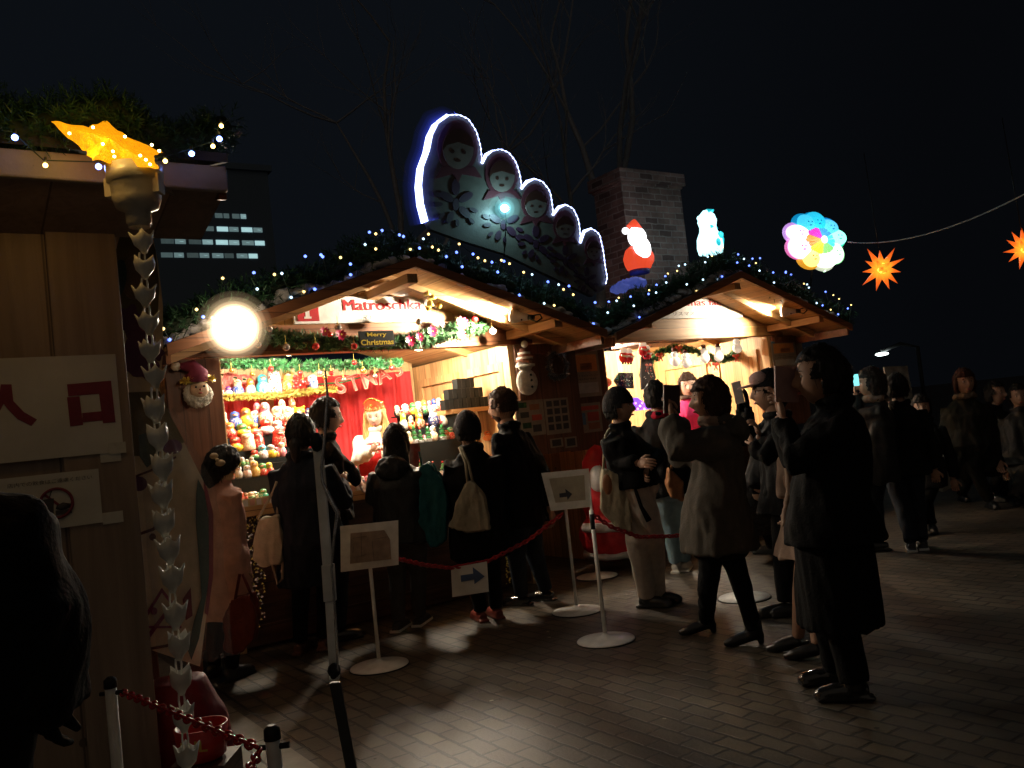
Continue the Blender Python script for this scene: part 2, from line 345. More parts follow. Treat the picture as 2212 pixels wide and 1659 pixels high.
# ------------------------------------------------------------------ stalls
def slope_z(x, ap=2.785): return ap - abs(x+.03)*.605/1.85
def make_stall(fr, label, front):
    T = thing('market_stall', label, 'stall', fr, (0, .0, 0), 'wooden gabled market stalls')
    def b(name, *mm): return MB(*mm), name
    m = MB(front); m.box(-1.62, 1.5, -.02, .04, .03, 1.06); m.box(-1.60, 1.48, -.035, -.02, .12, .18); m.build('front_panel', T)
    m = MB(PINE); m.box(-1.33, 1.31, -.12, .40, 1.065, 1.10); m.box(-1.33, 1.31, -.135, -.12, 1.0, 1.10); m.build('counter_top', T, bevel=.004)
    for x0 in (-1.42, 1.32): m = MB(PINEV); m.box(x0, x0+.11, -.04, .07, .0, 2.21); m.build('corner_post', T, bevel=.006)
    for x0 in (-1.62, 1.47):
        m = MB(PINES); m.box(x0, x0+.04, .075, 2.15, .0, 2.24)
        if x0 > 0:
            for y0, y1 in ((.25, .95), (1.1, 1.95)):       # framed door panels on the inside of the side wall
                m.box(x0-.03, x0, y0, y0+.07, 1.12, 2.08); m.box(x0-.03, x0, y1-.07, y1, 1.12, 2.08); m.box(x0-.032, x0, y0+.07, y1-.07, 2.0, 2.08); m.box(x0-.015, x0, y0+.09, y1-.09, 1.12, 1.98)
        m.build('side_wall', T)
    m = MB(PINEV); m.box(-1.58, 1.47, 2.11, 2.15, .0, 2.34); m.build('back_wall', T)
    m = MB(STAIN if fr is S1 else PINE); m.box(-1.72, 1.60, -.05, .06, 2.21, 2.44); m.box(-1.72, 1.60, -.062, -.05, 2.21, 2.25); m.build('lintel', T, bevel=.004)
    m = MB(PINEV); m.prism([V((-1.1, -.02, 2.44)), V((1.05, -.02, 2.44)), V((-.03, -.02, 2.75))], (0, .05, 0)); m.build('gable', T)
    for sgn in (-1, 1):
        xe = -.03+sgn*1.85
        def z(x): return 2.785-abs(x+.03)*.327
        m = MB(ROOFM, PINEY)
        y0, y1 = -.85, 2.35; a = V((-.03, y0, 2.785)); e = V((xe, y0, z(xe)))
        m.k(ROOFM).prism([a+V((0, 0, .035)), e+V((0, 0, .035)), e+V((0, 0, .018)), a+V((0, 0, .018))], (0, y1-y0, 0))
        m.k(PINEY).prism([a+V((0, .02, .0165)), e+V((0, .02, .0165)), e+V((0, .02, -.004)), a+V((0, .02, -.004))], (0, y1-y0-.04, 0))
        m.build('roof_panel', T)
        m = MB(STAIN); m.prism([a+V((0, -.03, .03)), e+V((0, -.03, .03)), e+V((0, -.03, -.045)), a+V((0, -.03, -.045))], (0, .028, 0)); m.build('barge_board', T)
        for yy in (-.42, .9):
            m = MB(PINE); m.prism([a+V((0, yy-y0, -.006)), e+V((-sgn*.1, yy-y0, .026)), e+V((-sgn*.1, yy-y0, -.05)), a+V((0, yy-y0, -.055))], (0, .05, 0)); m.build('rafter', T)
        m = MB(STAIN); m.box(min(xe, xe-sgn*.03), max(xe, xe-sgn*.03), -.82, 2.3, z(xe)-.09, z(xe)-.008); m.build('eave_board', T)
    m = MB(PINEY); m.box(-.075, .015, -.81, 2.3, 2.63, 2.70); m.build('ridge_beam', T)
    for x0 in (-1.42, 1.30): m = MB(PINEY); m.box(x0, x0+.08, -.81, -.07, 2.255, 2.33); m.build('purlin', T)
    m = MB(PINEY); m.box(-1.56, 1.45, .08, 2.1, .06, .10); m.build('floor', T)
    return T
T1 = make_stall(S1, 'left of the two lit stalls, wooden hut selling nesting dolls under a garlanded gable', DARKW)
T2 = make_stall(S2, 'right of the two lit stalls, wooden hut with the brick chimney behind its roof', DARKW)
# shutters folded open beside the counters
def shutter(T, x0, x1, z0, z1, y=-.085):
    m = MB(STAINV); m.box(x0, x1, y, y+.035, z0, z1); m.box(x0+.02, x1-.02, y-.012, y, z1-.09, z1-.01); m.build('shutter', T)
shutter(T1, -1.72, -1.335, .06, 2.20); shutter(T1, 1.37, 2.08, 1.16, 2.2)
shutter(T2, -1.93, -1.39, 1.14, 2.2, -.11); shutter(T2, 1.36, 1.92, 1.1, 2.2)
def volglow(name, col, e):
    if name in MC: return MC[name]
    m = bpy.data.materials.new(name); MC[name] = m; m.use_nodes = True; t = m.node_tree; t.nodes.clear(); o = t.nodes.new('ShaderNodeOutputMaterial'); x = t.nodes.new('ShaderNodeEmission')
    x.inputs[0].default_value = tuple(col)+(1,); x.inputs[1].default_value = e; t.links.new(x.outputs[0], o.inputs['Volume']); return m

HOT = mat('lamp_glass_lit', (1, 1, 1), .4, emit=(1, .80, .52), es=30, bump=0)
def clip_lamp(fr, c, aim, label, rad=.062, power=60, scale=1, globe=False, sa=2.5):
    c = V(c); d = (V(aim)-c).normalized(); e = d.orthogonal().normalized(); f = d.cross(e)
    T = thing('clip_lamp', label, 'lamp', fr, c-d*.14, 'clip-on flood lamps under the stall eaves')
    if globe:
        m = MB(mat('flood_glass', (1, 1, 1), .4, emit=(1, .86, .66), es=5, bump=0)); m.ell(c, rad, sub=3); m.build('bulb', T)
        for q_, e_ in ((1.14, 20), (1.28, 8), (1.45, 3.2), (1.68, 1.1), (2.0, .3)): m = MB(volglow('lamp_bloom_layer_%d' % int(q_*100), (1, .70, .40), e_)); m.ell(c, rad*q_, sub=4); m.build('bloom_shell', T)  # nested glowing shells added around the lamp, imitating lens bloom
    else:
        M = MB(mat('lamp_bell', (.75, .70, .62), .3)); M.tube([c-d*.15, c-d*.13, c-d*.09, c-d*.04, c], [.028, .03, .038, .055, rad], 16); M.build('lamp_shade', T)
        m = MB(HOT); m.tube([c+d*.001, c+d*.014, c+d*.02], [rad*.93, rad*.7, .01], 16); m.build('bulb', T)
    m = MB(BLACK); m.tube([c-d*.15, c-d*.2], .024, 10); m.tube([c-d*.19+e*.03, c-d*.24+e*.05, c-d*.27, c-d*.24-e*.05, c-d*.19-e*.03], .007, 6); m.tube([c-d*.10+e*.042, c-d*.10-e*.042], .008, 6); m.build('clamp', T)
    lamp(T, 'SPOT', c+d*(.03 if not globe else rad*1.45), power, (1, .84, .64), rad*.6, c+d*2, sa if not globe else 2.8, 1)
    return T
cl1 = S1.at(1106, 683, -.62); clip_lamp(S1, cl1, S1.at(945, 672, -.05), 'grey clip lamp at the right eave of the nesting doll stall', power=700, sa=2.3)
cl2 = S2.at(1690, 674, -.62); clip_lamp(S2, cl2, S2.at(1570, 682, -.05), 'cream clip lamp at the right eave of the factory stall', power=270, sa=1.9)
cl3 = S1.at(507, 708, -1.02)
clip_lamp(S1, cl3, cl3+V((.30, -1, -.12)), 'blazing round lamp at the left eave of the nesting doll stall', 0.12, 78, globe=True)
cl4 = S2.at(1335, 694, -.34); clip_lamp(S2, cl4, cl4+V((.15, 1, -.25)), 'small lamp hidden under the left eave of the factory stall', .05, 32)
def ceil_lamp(fr, x, y, pw, label, col=(1, .87, .68)):
    T = thing('ceiling_lamp', label, 'lamp', fr, (x, y, 2.3)); m = MB(BLACK); m.tube([(x, y, 2.62), (x, y, 2.47)], .012); m.tube([(x, y, 2.47), (x, y, 2.42)], [.03, .035], 12); m.build('socket', T)
    m = MB(HOT); m.ell((x, y, 2.375), .11, sub=3); m.build('bulb', T); lamp(T, 'POINT', (x, y, 2.375), pw, col, .125)
ceil_lamp(S1, -.55, .55, 680, 'bare bulb hidden behind the lintel over the doll rack')
ceil_lamp(S1, .75, .6, 850, 'bare bulb hidden behind the lintel over the doll shelf')
ceil_lamp(S2, -.6, 1.2, 950, 'bare bulb hidden behind the lintel, left in the factory stall')
ceil_lamp(S2, .75, 1.1, 950, 'bare bulb hidden behind the lintel, right in the factory stall')
# ------------------------------------------------------------------ things on the roofs
def pxp(mb, fr, pts, w, th=.01):
    mb.prism([fr.at(x, y, w) for x, y in pts], (0, th, 0)); return mb
def elp(cx, cy, rx, ry, n=20, a0=0, a1=2*math.pi, rot=0):
    o = []
    for i in range(n):
        a = a0+(a1-a0)*i/n; x, y = rx*math.cos(a), ry*math.sin(a); o.append((cx+x*math.cos(rot)-y*math.sin(rot), cy+x*math.sin(rot)+y*math.cos(rot)))
    return o
LEDW = mat('led_warm', (1, .9, .6), .3, emit=(1, .66, .22), es=3.4, bump=0, sample=False)
LEDB = mat('led_blue', (.3, .4, 1), .3, emit=(.13, .22, 1), es=3.8, bump=0, sample=False)
LEDC = mat('led_cool', (.8, .9, 1), .3, emit=(.55, .80, 1), es=2.6, bump=0, sample=False)
def garland(fr, path, rad, count, label, name='evergreen_garland', ln=.075, wd=.011, m=None, seed=1, per=9, group=None):
    mb = MB(m or GREEN); needles(mb, path, rad, count, ln=ln, wd=wd, per=per, seed=seed); mb.k(mat('wire_core', (.02, .035, .015), .8)).tube(path, rad*.3, 6)
    return mb.build(name, fr=fr, label=label, cat='garland', group=group)
def fairy(fr, path, rad, n, label, seed, size=.0115):
    r = random.Random(seed); path = [V(p) for p in path]; T = thing('fairy_lights', label, 'string lights', fr, path[len(path)//2], 'strings of fairy lights woven into the roof garlands')
    pts = []
    for i in range(n):
        u = (i+r.random()*.8)/n*(len(path)-1); j = min(int(u), len(path)-2); c = path[j].lerp(path[j+1], u-j)
        a = r.uniform(-1.15, 1.1); pts.append(c+V((r.uniform(-.03, .03), -math.cos(a)*rad*1.05, -math.sin(a)*rad*1.0 + rad*.1)))
    m = MB(mat('green_cord', (.01, .03, .015), .6)); m.tube(pts, .0035, 5); m.build('cord', T)
    protos = {}
    for i, p in enumerate(pts):
        k = r.choice('wbbcbcw')
        if k not in protos:
            q = MB({'w': LEDW, 'b': LEDB, 'c': LEDC}[k]); q.ell(p, size*r.uniform(.8, 1.1), sub=1); o = q.build('bulb', T); protos[k] = (o, p)
        else:
            o0, p0 = protos[k]; o = o0.copy(); COL.objects.link(o); o.parent = T; o.location = p-p0; s_ = 1
def roofpath(o, n=24, x0=-1.95, x1=1.9, dz=.16, y=-.70):
    return [V((x0+(x1-x0)*i/n, y, 2.785-abs(x0+(x1-x0)*i/n+.03)*.327+dz+.02*math.sin(i*1.7+o))) for i in range(n+1)]
for fr, nm, sd, nb, x1 in ((S1, 'nesting doll stall', 3, 66, 1.78), (S2, 'factory stall', 9, 56, 1.98)):
    rp_ = roofpath(sd, x1=x1); mb = MB(SNOWC)
    for p in resample(rp_, .10): mb.ell(p+V((R.uniform(-.03, .03), -.05+R.uniform(-.02, .03), -.10+R.uniform(-.02, .01))), (R.uniform(.05, .09), .06, R.uniform(.025, .05)), sub=2)
    mb.remesh(.014, .02, (20, 20, 20), 1).build('cotton_snow', fr=fr, label='grey cotton snow under the garland on the gable of the '+nm, cat='fake snow', group='cotton snow along the gables')
    garland(fr, rp_, .20, 1500, 'dark fir garland following the gable of the '+nm, seed=sd, ln=.065, group='fir garlands on the roof edges')
    fairy(fr, rp_, .17, nb, 'blue and warm white fairy lights in the gable garland of the '+nm, sd)
# nesting doll cut-out row with rope light
RT = thing('roof_cutout_sign', 'row of five painted nesting doll cut-outs outlined in blue rope light on the roof', 'roof sign', S1, S1.at(1100, 560, -.45))
out = [(922,478),(912,440),(908,400),(912,360),(925,325),(932,290),(945,264),(966,249),(990,247),(1012,257),(1029,283),(1038,315),(1042,352),
 (1050,335),(1065,325),(1082,322),(1100,330),(1115,350),(1124,380),(1127,407),(1138,393),(1155,386),(1172,392),(1188,412),(1193,440),(1195,464),
 (1207,448),(1222,442),(1238,450),(1250,475),(1253,500),(1254,524),(1262,500),(1278,493),(1295,505),(1303,540),(1308,580),(1312,600),(1305,625)]
IV = mat('panel_ivory', (.095, .088, .075), .45); KER = mat('panel_kerchief', (.085, .020, .028), .5); SKN = mat('panel_face', (.15, .12, .105), .5); HAIRP = mat('panel_hair', (.05, .015, .01), .5); FLW = mat('panel_flower', (.035, .012, .03), .5)
m = MB(IV); pxp(m, S1, out+[(1280,640),(1180,592),(1090,548),(1000,520),(930,495)], -.45, .05); m.build('board', RT)
W_ = -.455
for cx, cy, rx, ry, bx, by, brx, bry in ((990,322,33,43,985,432,62,62),(1085,381,27,34,1088,478,56,50),(1158,441,23,29,1158,520,50,46),(1221,491,19,24,1222,558,42,40),(1284,541,15,20,1268,602,34,34)):
    m = MB(KER); pxp(m, S1, elp(cx-1, cy-4, rx*1.32, ry*1.38)+[], W_-.004, .008); m.build('kerchief', RT)
    m = MB(KER); pxp(m, S1, [(cx-rx*1.1, cy+ry*.9), (cx+rx*1.1, cy+ry*.9), (cx+rx*1.55, cy+ry*1.45), (cx+rx*.25, cy+ry*1.25), (cx, cy+ry*1.7), (cx-rx*.3, cy+ry*1.25), (cx-rx*1.5, cy+ry*1.5)], W_-.006, .009); m.build('kerchief_knot', RT)
    m = MB(SKN); pxp(m, S1, elp(cx, cy, rx, ry), W_-.010, .012); f_ = m.build('face', RT)
    m = MB(HAIRP); pxp(m, S1, [(cx, cy-ry*.35)]+[(cx+rx*1.02*math.cos(a), cy+ry*1.02*math.sin(a)) for a in [math.radians(v) for v in range(-5, -186, -12)]]+[(cx-rx*.75, cy-ry*.2)], W_-.014, .012)
    pxp(m, S1, elp(cx-rx*.38, cy+ry*.12, rx*.14, ry*.10, 10), W_-.014, .012); pxp(m, S1, elp(cx+rx*.38, cy+ry*.16, rx*.14, ry*.10, 10), W_-.014, .012); m.build('hair', RT)
    m = MB(HAIRP); pxp(m, S1, elp(cx-rx*.02, cy+ry*.58, rx*.2, ry*.07, 10), W_-.014, .012); m.build('mouth', RT)
    m = MB(FLW)
    for i, (dx, dy, s_) in enumerate(((0,-.45,.26),(-.32,-.12,.25),(.35,-.1,.25),(0,.15,.2),(-.66,-.2,.16),(-.62,.15,.15),(.30,.42,.24),(-.2,.6,.2),(.62,.35,.14),(-.5,.55,.12),(.05,.8,.12),(.55,.72,.12))):
        pxp(m, S1, elp(bx+dx*brx, by+dy*bry, brx*s_*.55, bry*s_*1.1, 14, rot=math.atan2(dy-.1, dx)+math.pi/2), W_-.005-.0002*i, .008)
    m.build('flower_motif', RT)
ROPE = mat('rope_light_blue', (.6, .7, 1), .3, emit=(.42, .50, 1), es=5.5, bump=0)
pp = [S1.at(x, y, -.47) for x, y in out]; pp = resample(pp, .045)
m = MB(ROPE); bp_, br_ = [], []
for i in range(len(pp)-1):      # one beaded rope light
    for u_, r_ in ((.08, .0024), (.30, .0062), (.48, .0062), (.66, .0024)): bp_.append(pp[i].lerp(pp[i+1], u_)); br_.append(r_)
m.tube(bp_, br_, 6); m.build('rope_light', RT)
le = [S1.at(x, y, -.46) for x, y in out[:9]]
for vi in (12, 19, 25, 31): m = MB(ROPE); m.tube([S1.at(x, y, -.46)+V((-.004, 0, 0)) for x, y in out[vi:vi+3]], [.013, .015, .006], 8); m.build('edge_strip', RT)
m = MB(ROPE); m.tube(le[:-1], .013, 8)
for a, b in zip(le, le[1:]): m.prism([a+V((-.004, 0, 0)), b+V((-.004, 0, 0)), b+V((-.016, 0, 0)), a+V((-.016, 0, 0))], (0, .07, 0))
m.build('edge_strip', RT)
for q_, e_ in ((.022, 5), (.040, 1.6), (.062, .7), (.09, .3), (.13, .12)):
    m = MB(volglow('blue_bloom_layer_%d' % int(q_*1000), (.06, .10, 1), e_)); m.tube([p+V((-.008, .03, 0)) for p in le], [q_]*(len(le)-2)+[q_*.7, q_*.3], 16); m.build('blue_bloom_shell', RT)  # glowing shells added along the strip to imitate its blue bloom
T = thing('glint', 'added cyan white light standing in for a reflection on the second doll cut-out', 'lamp', S1, S1.at(1090, 450, -.53))  # added lamp standing in for a cyan reflection on the board
c = S1.at(1090, 450, -.53); CY = mat('cyan_glint', (.7, 1, 1), .4, emit=(.30, .85, .90), es=9, bump=0)
m = MB(CY); m.ell(c, (.042, .03, .036), sub=2); m.build('lens', T)  # glowing body of the added cyan spot
for q_, e_ in ((.06, 6), (.09, 2.2), (.14, .8)): m = MB(volglow('cyan_bloom_layer_%d' % int(q_*100), (.25, .8, .9), e_)); m.ell(c, q_, sub=3); m.build('cyan_bloom_shell', T); m = MB(BLACK); m.tube([c+V((0, .01, 0)), c+V((0, .075, 0))], .02); m.tube([c, c+V((.04,.05,-.1)), c+V((-.02,.06,-.42))], .004); m.build('bracket', T)  # added glowing shells imitate bloom around the cyan spot
lamp(T, 'POINT', c+V((0, -.05, 0)), 7, (.45, .9, 1), .03)
# chimney
BR = brickmat('old_brick', (.30, .20, .175), (.11, .07, .065), (.30, .26, .24), .21, .075, .008, 0, .85, vert=True)
wb = .95; a = S2.at(1312, 600, wb); bz = a.z
pl = S2.at(1300, 430, wb); pr = S2.at(1475, 412, wb); pc = S2.at(1393, 405, wb)
x0, x1 = S2.at(1352, 480, .55).x, S2.at(1478, 480, .55).x
zt = S2.at(1410, 398, .55).z; zc = S2.at(1410, 372, .55).z
T = thing('chimney', 'square brick chimney with a corbelled cap rising behind the roof between the stalls', 'chimney', S2, ((x0+x1)/2, .9, 2.2))
dd = .5
m = MB(BR); m.box(x0, x1, .55, .55+dd, 2.25, zt); m.build('shaft', T)
m = MB(BR); m.box(x0-.05, x1+.05, .50, .6+dd, zt, zc); m.box(x0-.02, x1+.02, .53, .57+dd, zt-.03, zt); m.build('cap', T, bevel=.006)
# lit plastic roof figures
def lit(n, c, e, es): return mat(n, c, .5, emit=e, es=es, bump=0)
LR = lit('lit_red', (.6, .05, .03), (1, .09, .03), .75); LWH = lit('lit_white', (.9, .9, .9), (.95, .97, 1), 2.2); LG = lit('lit_green', (.1, .6, .3), (.10, .75, .35), 1.1)
LC = lit('lit_ice', (.7, .95, 1), (.50, .95, 1), 2.1); LCD = lit('lit_teal', (.1, .6, .7), (.01, .55, .62), .9); LPK = lit('lit_pinkwhite', (1, .8, 1), (1, .75, .98), 2.0)
c = S2.at(1381, 582, .05); u = (S2.at(1381, 480, .05)-c).z
T = thing('santa_lantern', 'glowing red coated Santa lantern standing before the chimney', 'roof lantern', S2, c, 'glowing figures on the roof of the factory stall')
m = MB(LR); m.lathe([(.13, 0), (.155, u*.12), (.165, u*.25), (.13, u*.42), (.07, u*.50)], c, 18); m.ell(c+V((-.135, -.04, u*.26)), (.04, .06, u*.17)); m.ell(c+V((.14, -.04, u*.24)), (.045, .06, u*.17)); m.remesh(.01); m.build('coat', T)
m = MB(LWH); m.ell(c+V((-.005, -.03, u*.66)), (.115, .09, u*.22), sub=3); m.ell(c+V((-.02, -.10, u*.38)), (.105, .09, u*.26), sub=3); m.ell(c+V((-.14, 0, u*.80)), .04); m.tube([c+V((-.07, 0, u*.86)), c+V((.07, 0, u*.82))], .028, 8); m.build('beard', T)
m = MB(LR); m.tube([c+V((.0, 0, u*.82)), c+V((-.02, 0, u*.95)), c+V((-.085, 0, u*.88))], [.09, .06, .03], 10); m.build('hat', T)
m = MB(LG); m.ell(c+V((-.075, -.115, u*.20)), (.022, .02, u*.12)); m.ell(c+V((.075, -.11, u*.25)), (.03, .02, u*.09)); m.build('mitten', T)
lamp(T, 'POINT', c+V((0, -.3, u*.6)), 2.2, (1, .85, .85), .08)
c2_ = c; m = MB(mat('blue_base', (.14, .17, .6), .5)); m.lathe([(.11, -.05), (.115, -.005)], c, 20); m.build('base', T)
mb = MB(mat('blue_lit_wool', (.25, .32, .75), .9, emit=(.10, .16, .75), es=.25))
mb.ell(S2.at(1365, 612, .0), (.17, .16, .05), sub=3); mb.ell(S2.at(1340, 622, -.05), (.09, .12, .05), sub=3); mb.remesh(.02, .03, (20, 20, 20)).build('snow_cushion', fr=S2, label='blue lit cotton cushion under the Santa lantern', cat='fake snow')
c = S2.at(1536, 548, -.2); u = (S2.at(1536, 455, -.2)-c).z
T = thing('snowman_lantern', 'icy white and turquoise snowman lantern beside the garland peak', 'roof lantern', S2, c, 'glowing figures on the roof of the factory stall')
m = MB(LC); m.lathe([(.135, 0), (.15, u*.15), (.14, u*.35), (.10, u*.52), (.095, u*.62), (.11, u*.74), (.09, u*.88), (.035, u*.99)], c, 20); m.ell(c+V((-.12, 0, u*.80)), .032); m.build('body', T)
m = MB(LCD); m.tube([c+V((.02, -.03, u*.90)), c+V((0, 0, u*1.0))], [.07, .02], 12); m.ell(c+V((.125, -.03, u*.30)), (.045, .07, u*.2)); m.ell(c+V((-.02, -.145, u*.2)), (.035, .02, u*.09)); m.ell(c+V((.04, -.135, u*.37)), (.04, .03, u*.08)); m.tube([c+V((-.05, -.085, u*.58)), c+V((.07, -.06, u*.56))], .02); m.build('scarf', T)
lamp(T, 'POINT', c+V((0, -.3, u*.5)), 2.0, (.5, .9, 1), .08)
# rainbow ring lantern
c = S2.at(1764, 522, -.55)
T = thing('wreath_lantern', 'round rainbow lantern of glowing heads above the right eave', 'roof lantern', S2, c, 'glowing figures on the roof of the factory stall')
cols = [('teal', (.02, .50, .75), .0), ('ice', (.10, .60, .95), .7), ('green', (.25, 1, .75), 1.3), ('lime', (.55, 1, .6), 2.2), ('white', (.95, 1, .85), 2.9), ('amber', (1, .65, .15), 3.6), ('rose', (1, .45, .75), 4.3), ('violet', (.85, .6, 1), 5.1), ('cyan', (.05, .55, .8), 5.8)]
Rr = (S2.at(1764, 482, -.55)-c).z; Rx = (S2.at(1806, 522, -.55)-c).x-0
for nme, cc, an in cols:
    q = c+V((math.sin(an)*Rx, -.01, math.cos(an)*Rr)); M_ = lit('ring_'+nme, cc, cc, 1.2 if cc[0] < .15 else 2.3)
    mr_ = MB(lit('rim_'+nme, cc, tuple(x*x*.8 for x in cc), .9)); mr_.ell(q+V((0, .03, 0)), (Rx*.60, .05, Rr*.60), sub=3); mr_.build('head_rim', T)
    m = MB(M_); m.ell(q, (Rx*(.50+.09*math.sin(an*5)), .07, Rr*(.50+.08*math.cos(an*3))), sub=3); 
    m.k(mat('ring_dark_'+nme, tuple(x*.25 for x in cc), .5, emit=tuple(x*x for x in cc), es=.5, bump=0)); m.ell(q+V((-Rr*.14, -.062, Rr*.06)), Rr*.06, sub=1); m.ell(q+V((Rr*.14, -.062, Rr*.06)), Rr*.06, sub=1); m.ell(q+V((0, -.066, -Rr*.12)), (Rr*.12, .02, Rr*.035), sub=1); m.build('head', T)
HUBP = [lit('hub_petal_'+str(i), cc, cc, .9) for i, cc in enumerate(((.08, .35, 1), (.1, .8, .8), (.3, .9, .2), (1, .7, .05), (1, .35, .05), (.8, .05, .5)))]
for i in range(18):
    an = i*2*math.pi/18; an2 = an+.28; m = MB(HUBP[int(i/3) % 6])
    p0 = c+V((0, -.10, 0)); p1 = c+V((math.sin(an)*Rx*.72, -.06, math.cos(an)*Rr*.72)); p2 = c+V((math.sin(an2)*Rx*.72, -.06, math.cos(an2)*Rr*.72))
    m.prism([p0, p1, p2], (0, .03, 0)); m.build('petal', T)
m = MB(lit('hub_white', (1, .95, .8), (1, .9, .65), 3.0)); m.ell(c+V((0, -.11, 0)), (Rr*.2, .03, Rr*.2)); m.build('hub', T)
m = MB(lit('tip_green', (.8, 1, .8), (.55, 1, .6), 2.2)); m.prism([c+V((Rr*.1, 0, -Rr*1.2)), c+V((Rr*.8, 0, -Rr*1.0)), c+V((Rr*.45, 0, -Rr*1.6))], (0, .03, 0)); m.build('tail', T)
m = MB(BLACK); m.tube([c+V((.0, .05, -.1)), c+V((-.1, .1, -.55))], .01); m.build('bracket', T)
lamp(T, 'POINT', c+V((0, -.3, 0)), 3, (.6, .95, .9), .1)
# fir sprigs standing behind the snowman, wire and paper stars
a = P(1832, 523, 9.2); b = P(2235, 408, 5.5)
m = MB(mat('pale_cable', (.35, .4, .38), .5)); m.tube(rope(24, a, b, .12), .006, 5); m.build('overhead_cable', label='pale cable sagging from the rainbow ring lantern off to the right', cat='cable')
def star_paper(r):      # paper lit from a bulb inside: brighter and yellower near the heart
    m, t, b = node_mat('star_paper'); nn = t.nodes.new; L = t.links.new; tc = nn('ShaderNodeTexCoord'); ln = nn('ShaderNodeVectorMath'); ln.operation = 'LENGTH'; L(tc.outputs['Object'], ln.inputs[0])
    rp = nn('ShaderNodeValToRGB'); mr = nn('ShaderNodeMath'); mr.operation = 'DIVIDE'; L(ln.outputs['Value'], mr.inputs[0]); mr.inputs[1].default_value = r; L(mr.outputs[0], rp.inputs[0])
    e = rp.color_ramp.elements; e[0].position = .25; e[0].color = (1, .50, .03, 1); e[1].position = 1; e[1].color = (.55, .05, .006, 1); x = e.new(.55); x.color = (1, .16, .012, 1)
    L(rp.outputs[0], b.inputs['Emission Color']); b.inputs['Emission Strength'].default_value = 1.1; b.inputs['Base Color'].default_value = (.8, .2, .05, 1); return m
def moravian(c, r, label, seed, d=0):
    rr = random.Random(seed); T = thing('paper_star', label, 'star lantern', WF, c, 'orange paper stars')
    m = MB(star_paper(r)); k = 0
    dirs = [V((math.sin(a), .15*math.cos(a*3), math.cos(a))) for a in [2*math.pi*i/11+.1 for i in range(11)]] + [V((.3, -1, .3)), V((-.4, -1, -.1)), V((.1, -1, -.5)), V((.2, 1, .1)), V((-.6,-.7,.6)), V((.6,-.7,-.2))]
    for q in dirs:
        q = q.normalized(); L = r*rr.uniform(.8, 1.1)*(1 if abs(q.y) < .5 else .6); e = q.orthogonal().normalized(); f = q.cross(e)
        base = [m.bm.verts.new(c+q*r*.15+(e*math.cos(t)+f*math.sin(t))*r*.2) for t in (0, 1.57, 3.14, 4.71)]; tip = m.bm.verts.new(c+q*L)
        for j in range(4): m.face((base[j], base[(j+1) % 4], tip))
    m.build('points', T); m = MB(lit('star_heart', (1, .8, .2), (1, .60, .06), 2.6)); m.ell(c, r*.27, sub=3); m.build('core', T)
    m = MB(BLACK); m.tube([c+V((0, 0, r*.9)), c+V((0, .05, 1.2))], .004); m.build('cord', T)
moravian(P(1904, 581, 8.5), .235, 'orange spiky paper star glowing right of the rainbow lantern', 1)
moravian(P(2212, 538, 7.5), .19, 'orange spiky paper star cut by the right edge of the photo', 2)
# ------------------------------------------------------------------ distant things
OB = mat('office_wall', (.13, .19, .27), .7)
LWIN = [mat('lit_window_'+str(i), (.4, .5, .5), .4, emit=(.42*q, .68*q, .70*q), es=1, var=.5, scale=1.2, bump=0) for i, q in enumerate((.9, .25, .07, .45, .12))]
d = 70; a = P(340, 600, d); bq = P(600, 440, d)
OFr = Fr((P(560, 500, d).x, d, 0), math.radians(32))
T = thing('office_building', 'dark office block with rows of cold lit windows far behind the huts', 'building', OFr, (0, 0, 0))
zz = OFr.at(480, 430, 0).z; xl = OFr.at(300, 500, 0).x; xr = OFr.at(590, 500, 0).x
m = MB(OB); m.box(xl, xr, 0, 20, 0, zz+2.5); m.build('wall', T); m = MB(OB); m.box(xl-.3, xr+.3, -.3, 20.3, zz+2.5, zz+3.0); m.build('roof', T)
rw = random.Random(5); rows = [(465, 385, 535), (494, 355, 570), (523, 345, 575), (552, 345, 560)]
for ry, xa, xb in rows:
    za = OFr.at(450, ry-5, 0).z; zb = OFr.at(450, ry+5, 0).z; xx = OFr.at(xa, ry, 0).x; xe = OFr.at(xb, ry, 0).x
    n = 8; wd = (xe-xx)/n
    for i in range(n):
        q = rw.choice((0, 1, 1, 2, 3, 4)); m = MB(LWIN[q]); X0 = xx+i*wd+.1; X1 = X0+wd-.25 if i % 2 else X0+wd-.1
        m.box(X0, X1, -.04, .05, zb, za)
        if q in (0, 3, 1): m.k(LWIN[0]); m.prism([V((X0+wd*.3, -.06, zb+.2)), V((X0+wd*.42, -.06, zb+.2)), V((X0+wd*.62, -.06, za-.2)), V((X0+wd*.5, -.06, za-.2))], (0, .01, 0))
        m.build('window', T)
BARK = mat('dark_bark', (.30, .31, .34), .9)
def tree(x, y, h, r, label, seed):
    rr = random.Random(seed); T = thing('bare_tree', label, 'tree', WF, (x, y, 0), 'bare trees behind the huts'); m = MB(BARK); tips = []
    def br(p, d, L, r0, lv):
        q = [p]; dd = d.copy()
        for i in range(5): dd = (dd+V((rr.gauss(0, .12), rr.gauss(0, .12), rr.gauss(.03, .05)))).normalized(); q.append(q[-1]+dd*L/5)
        m.tube(q, [r0*(1-.14*i) for i in range(6)], 6 if lv < 2 else 4, caps=False)
        if lv < 4:
            for _ in range(4 if lv < 3 else 3): j = rr.randint(2, 5); br(q[j], (dd+V((rr.gauss(0, .6), rr.gauss(0, .6), rr.uniform(-.1, .5)))).normalized(), L*rr.uniform(.5, .75), r0*.5*rr.uniform(.7, 1), lv+1)
    br(V((x, y, 0)), V((rr.uniform(-.1, .1), 0, 1)), h*.5, r, 0); m.build('branches', T)
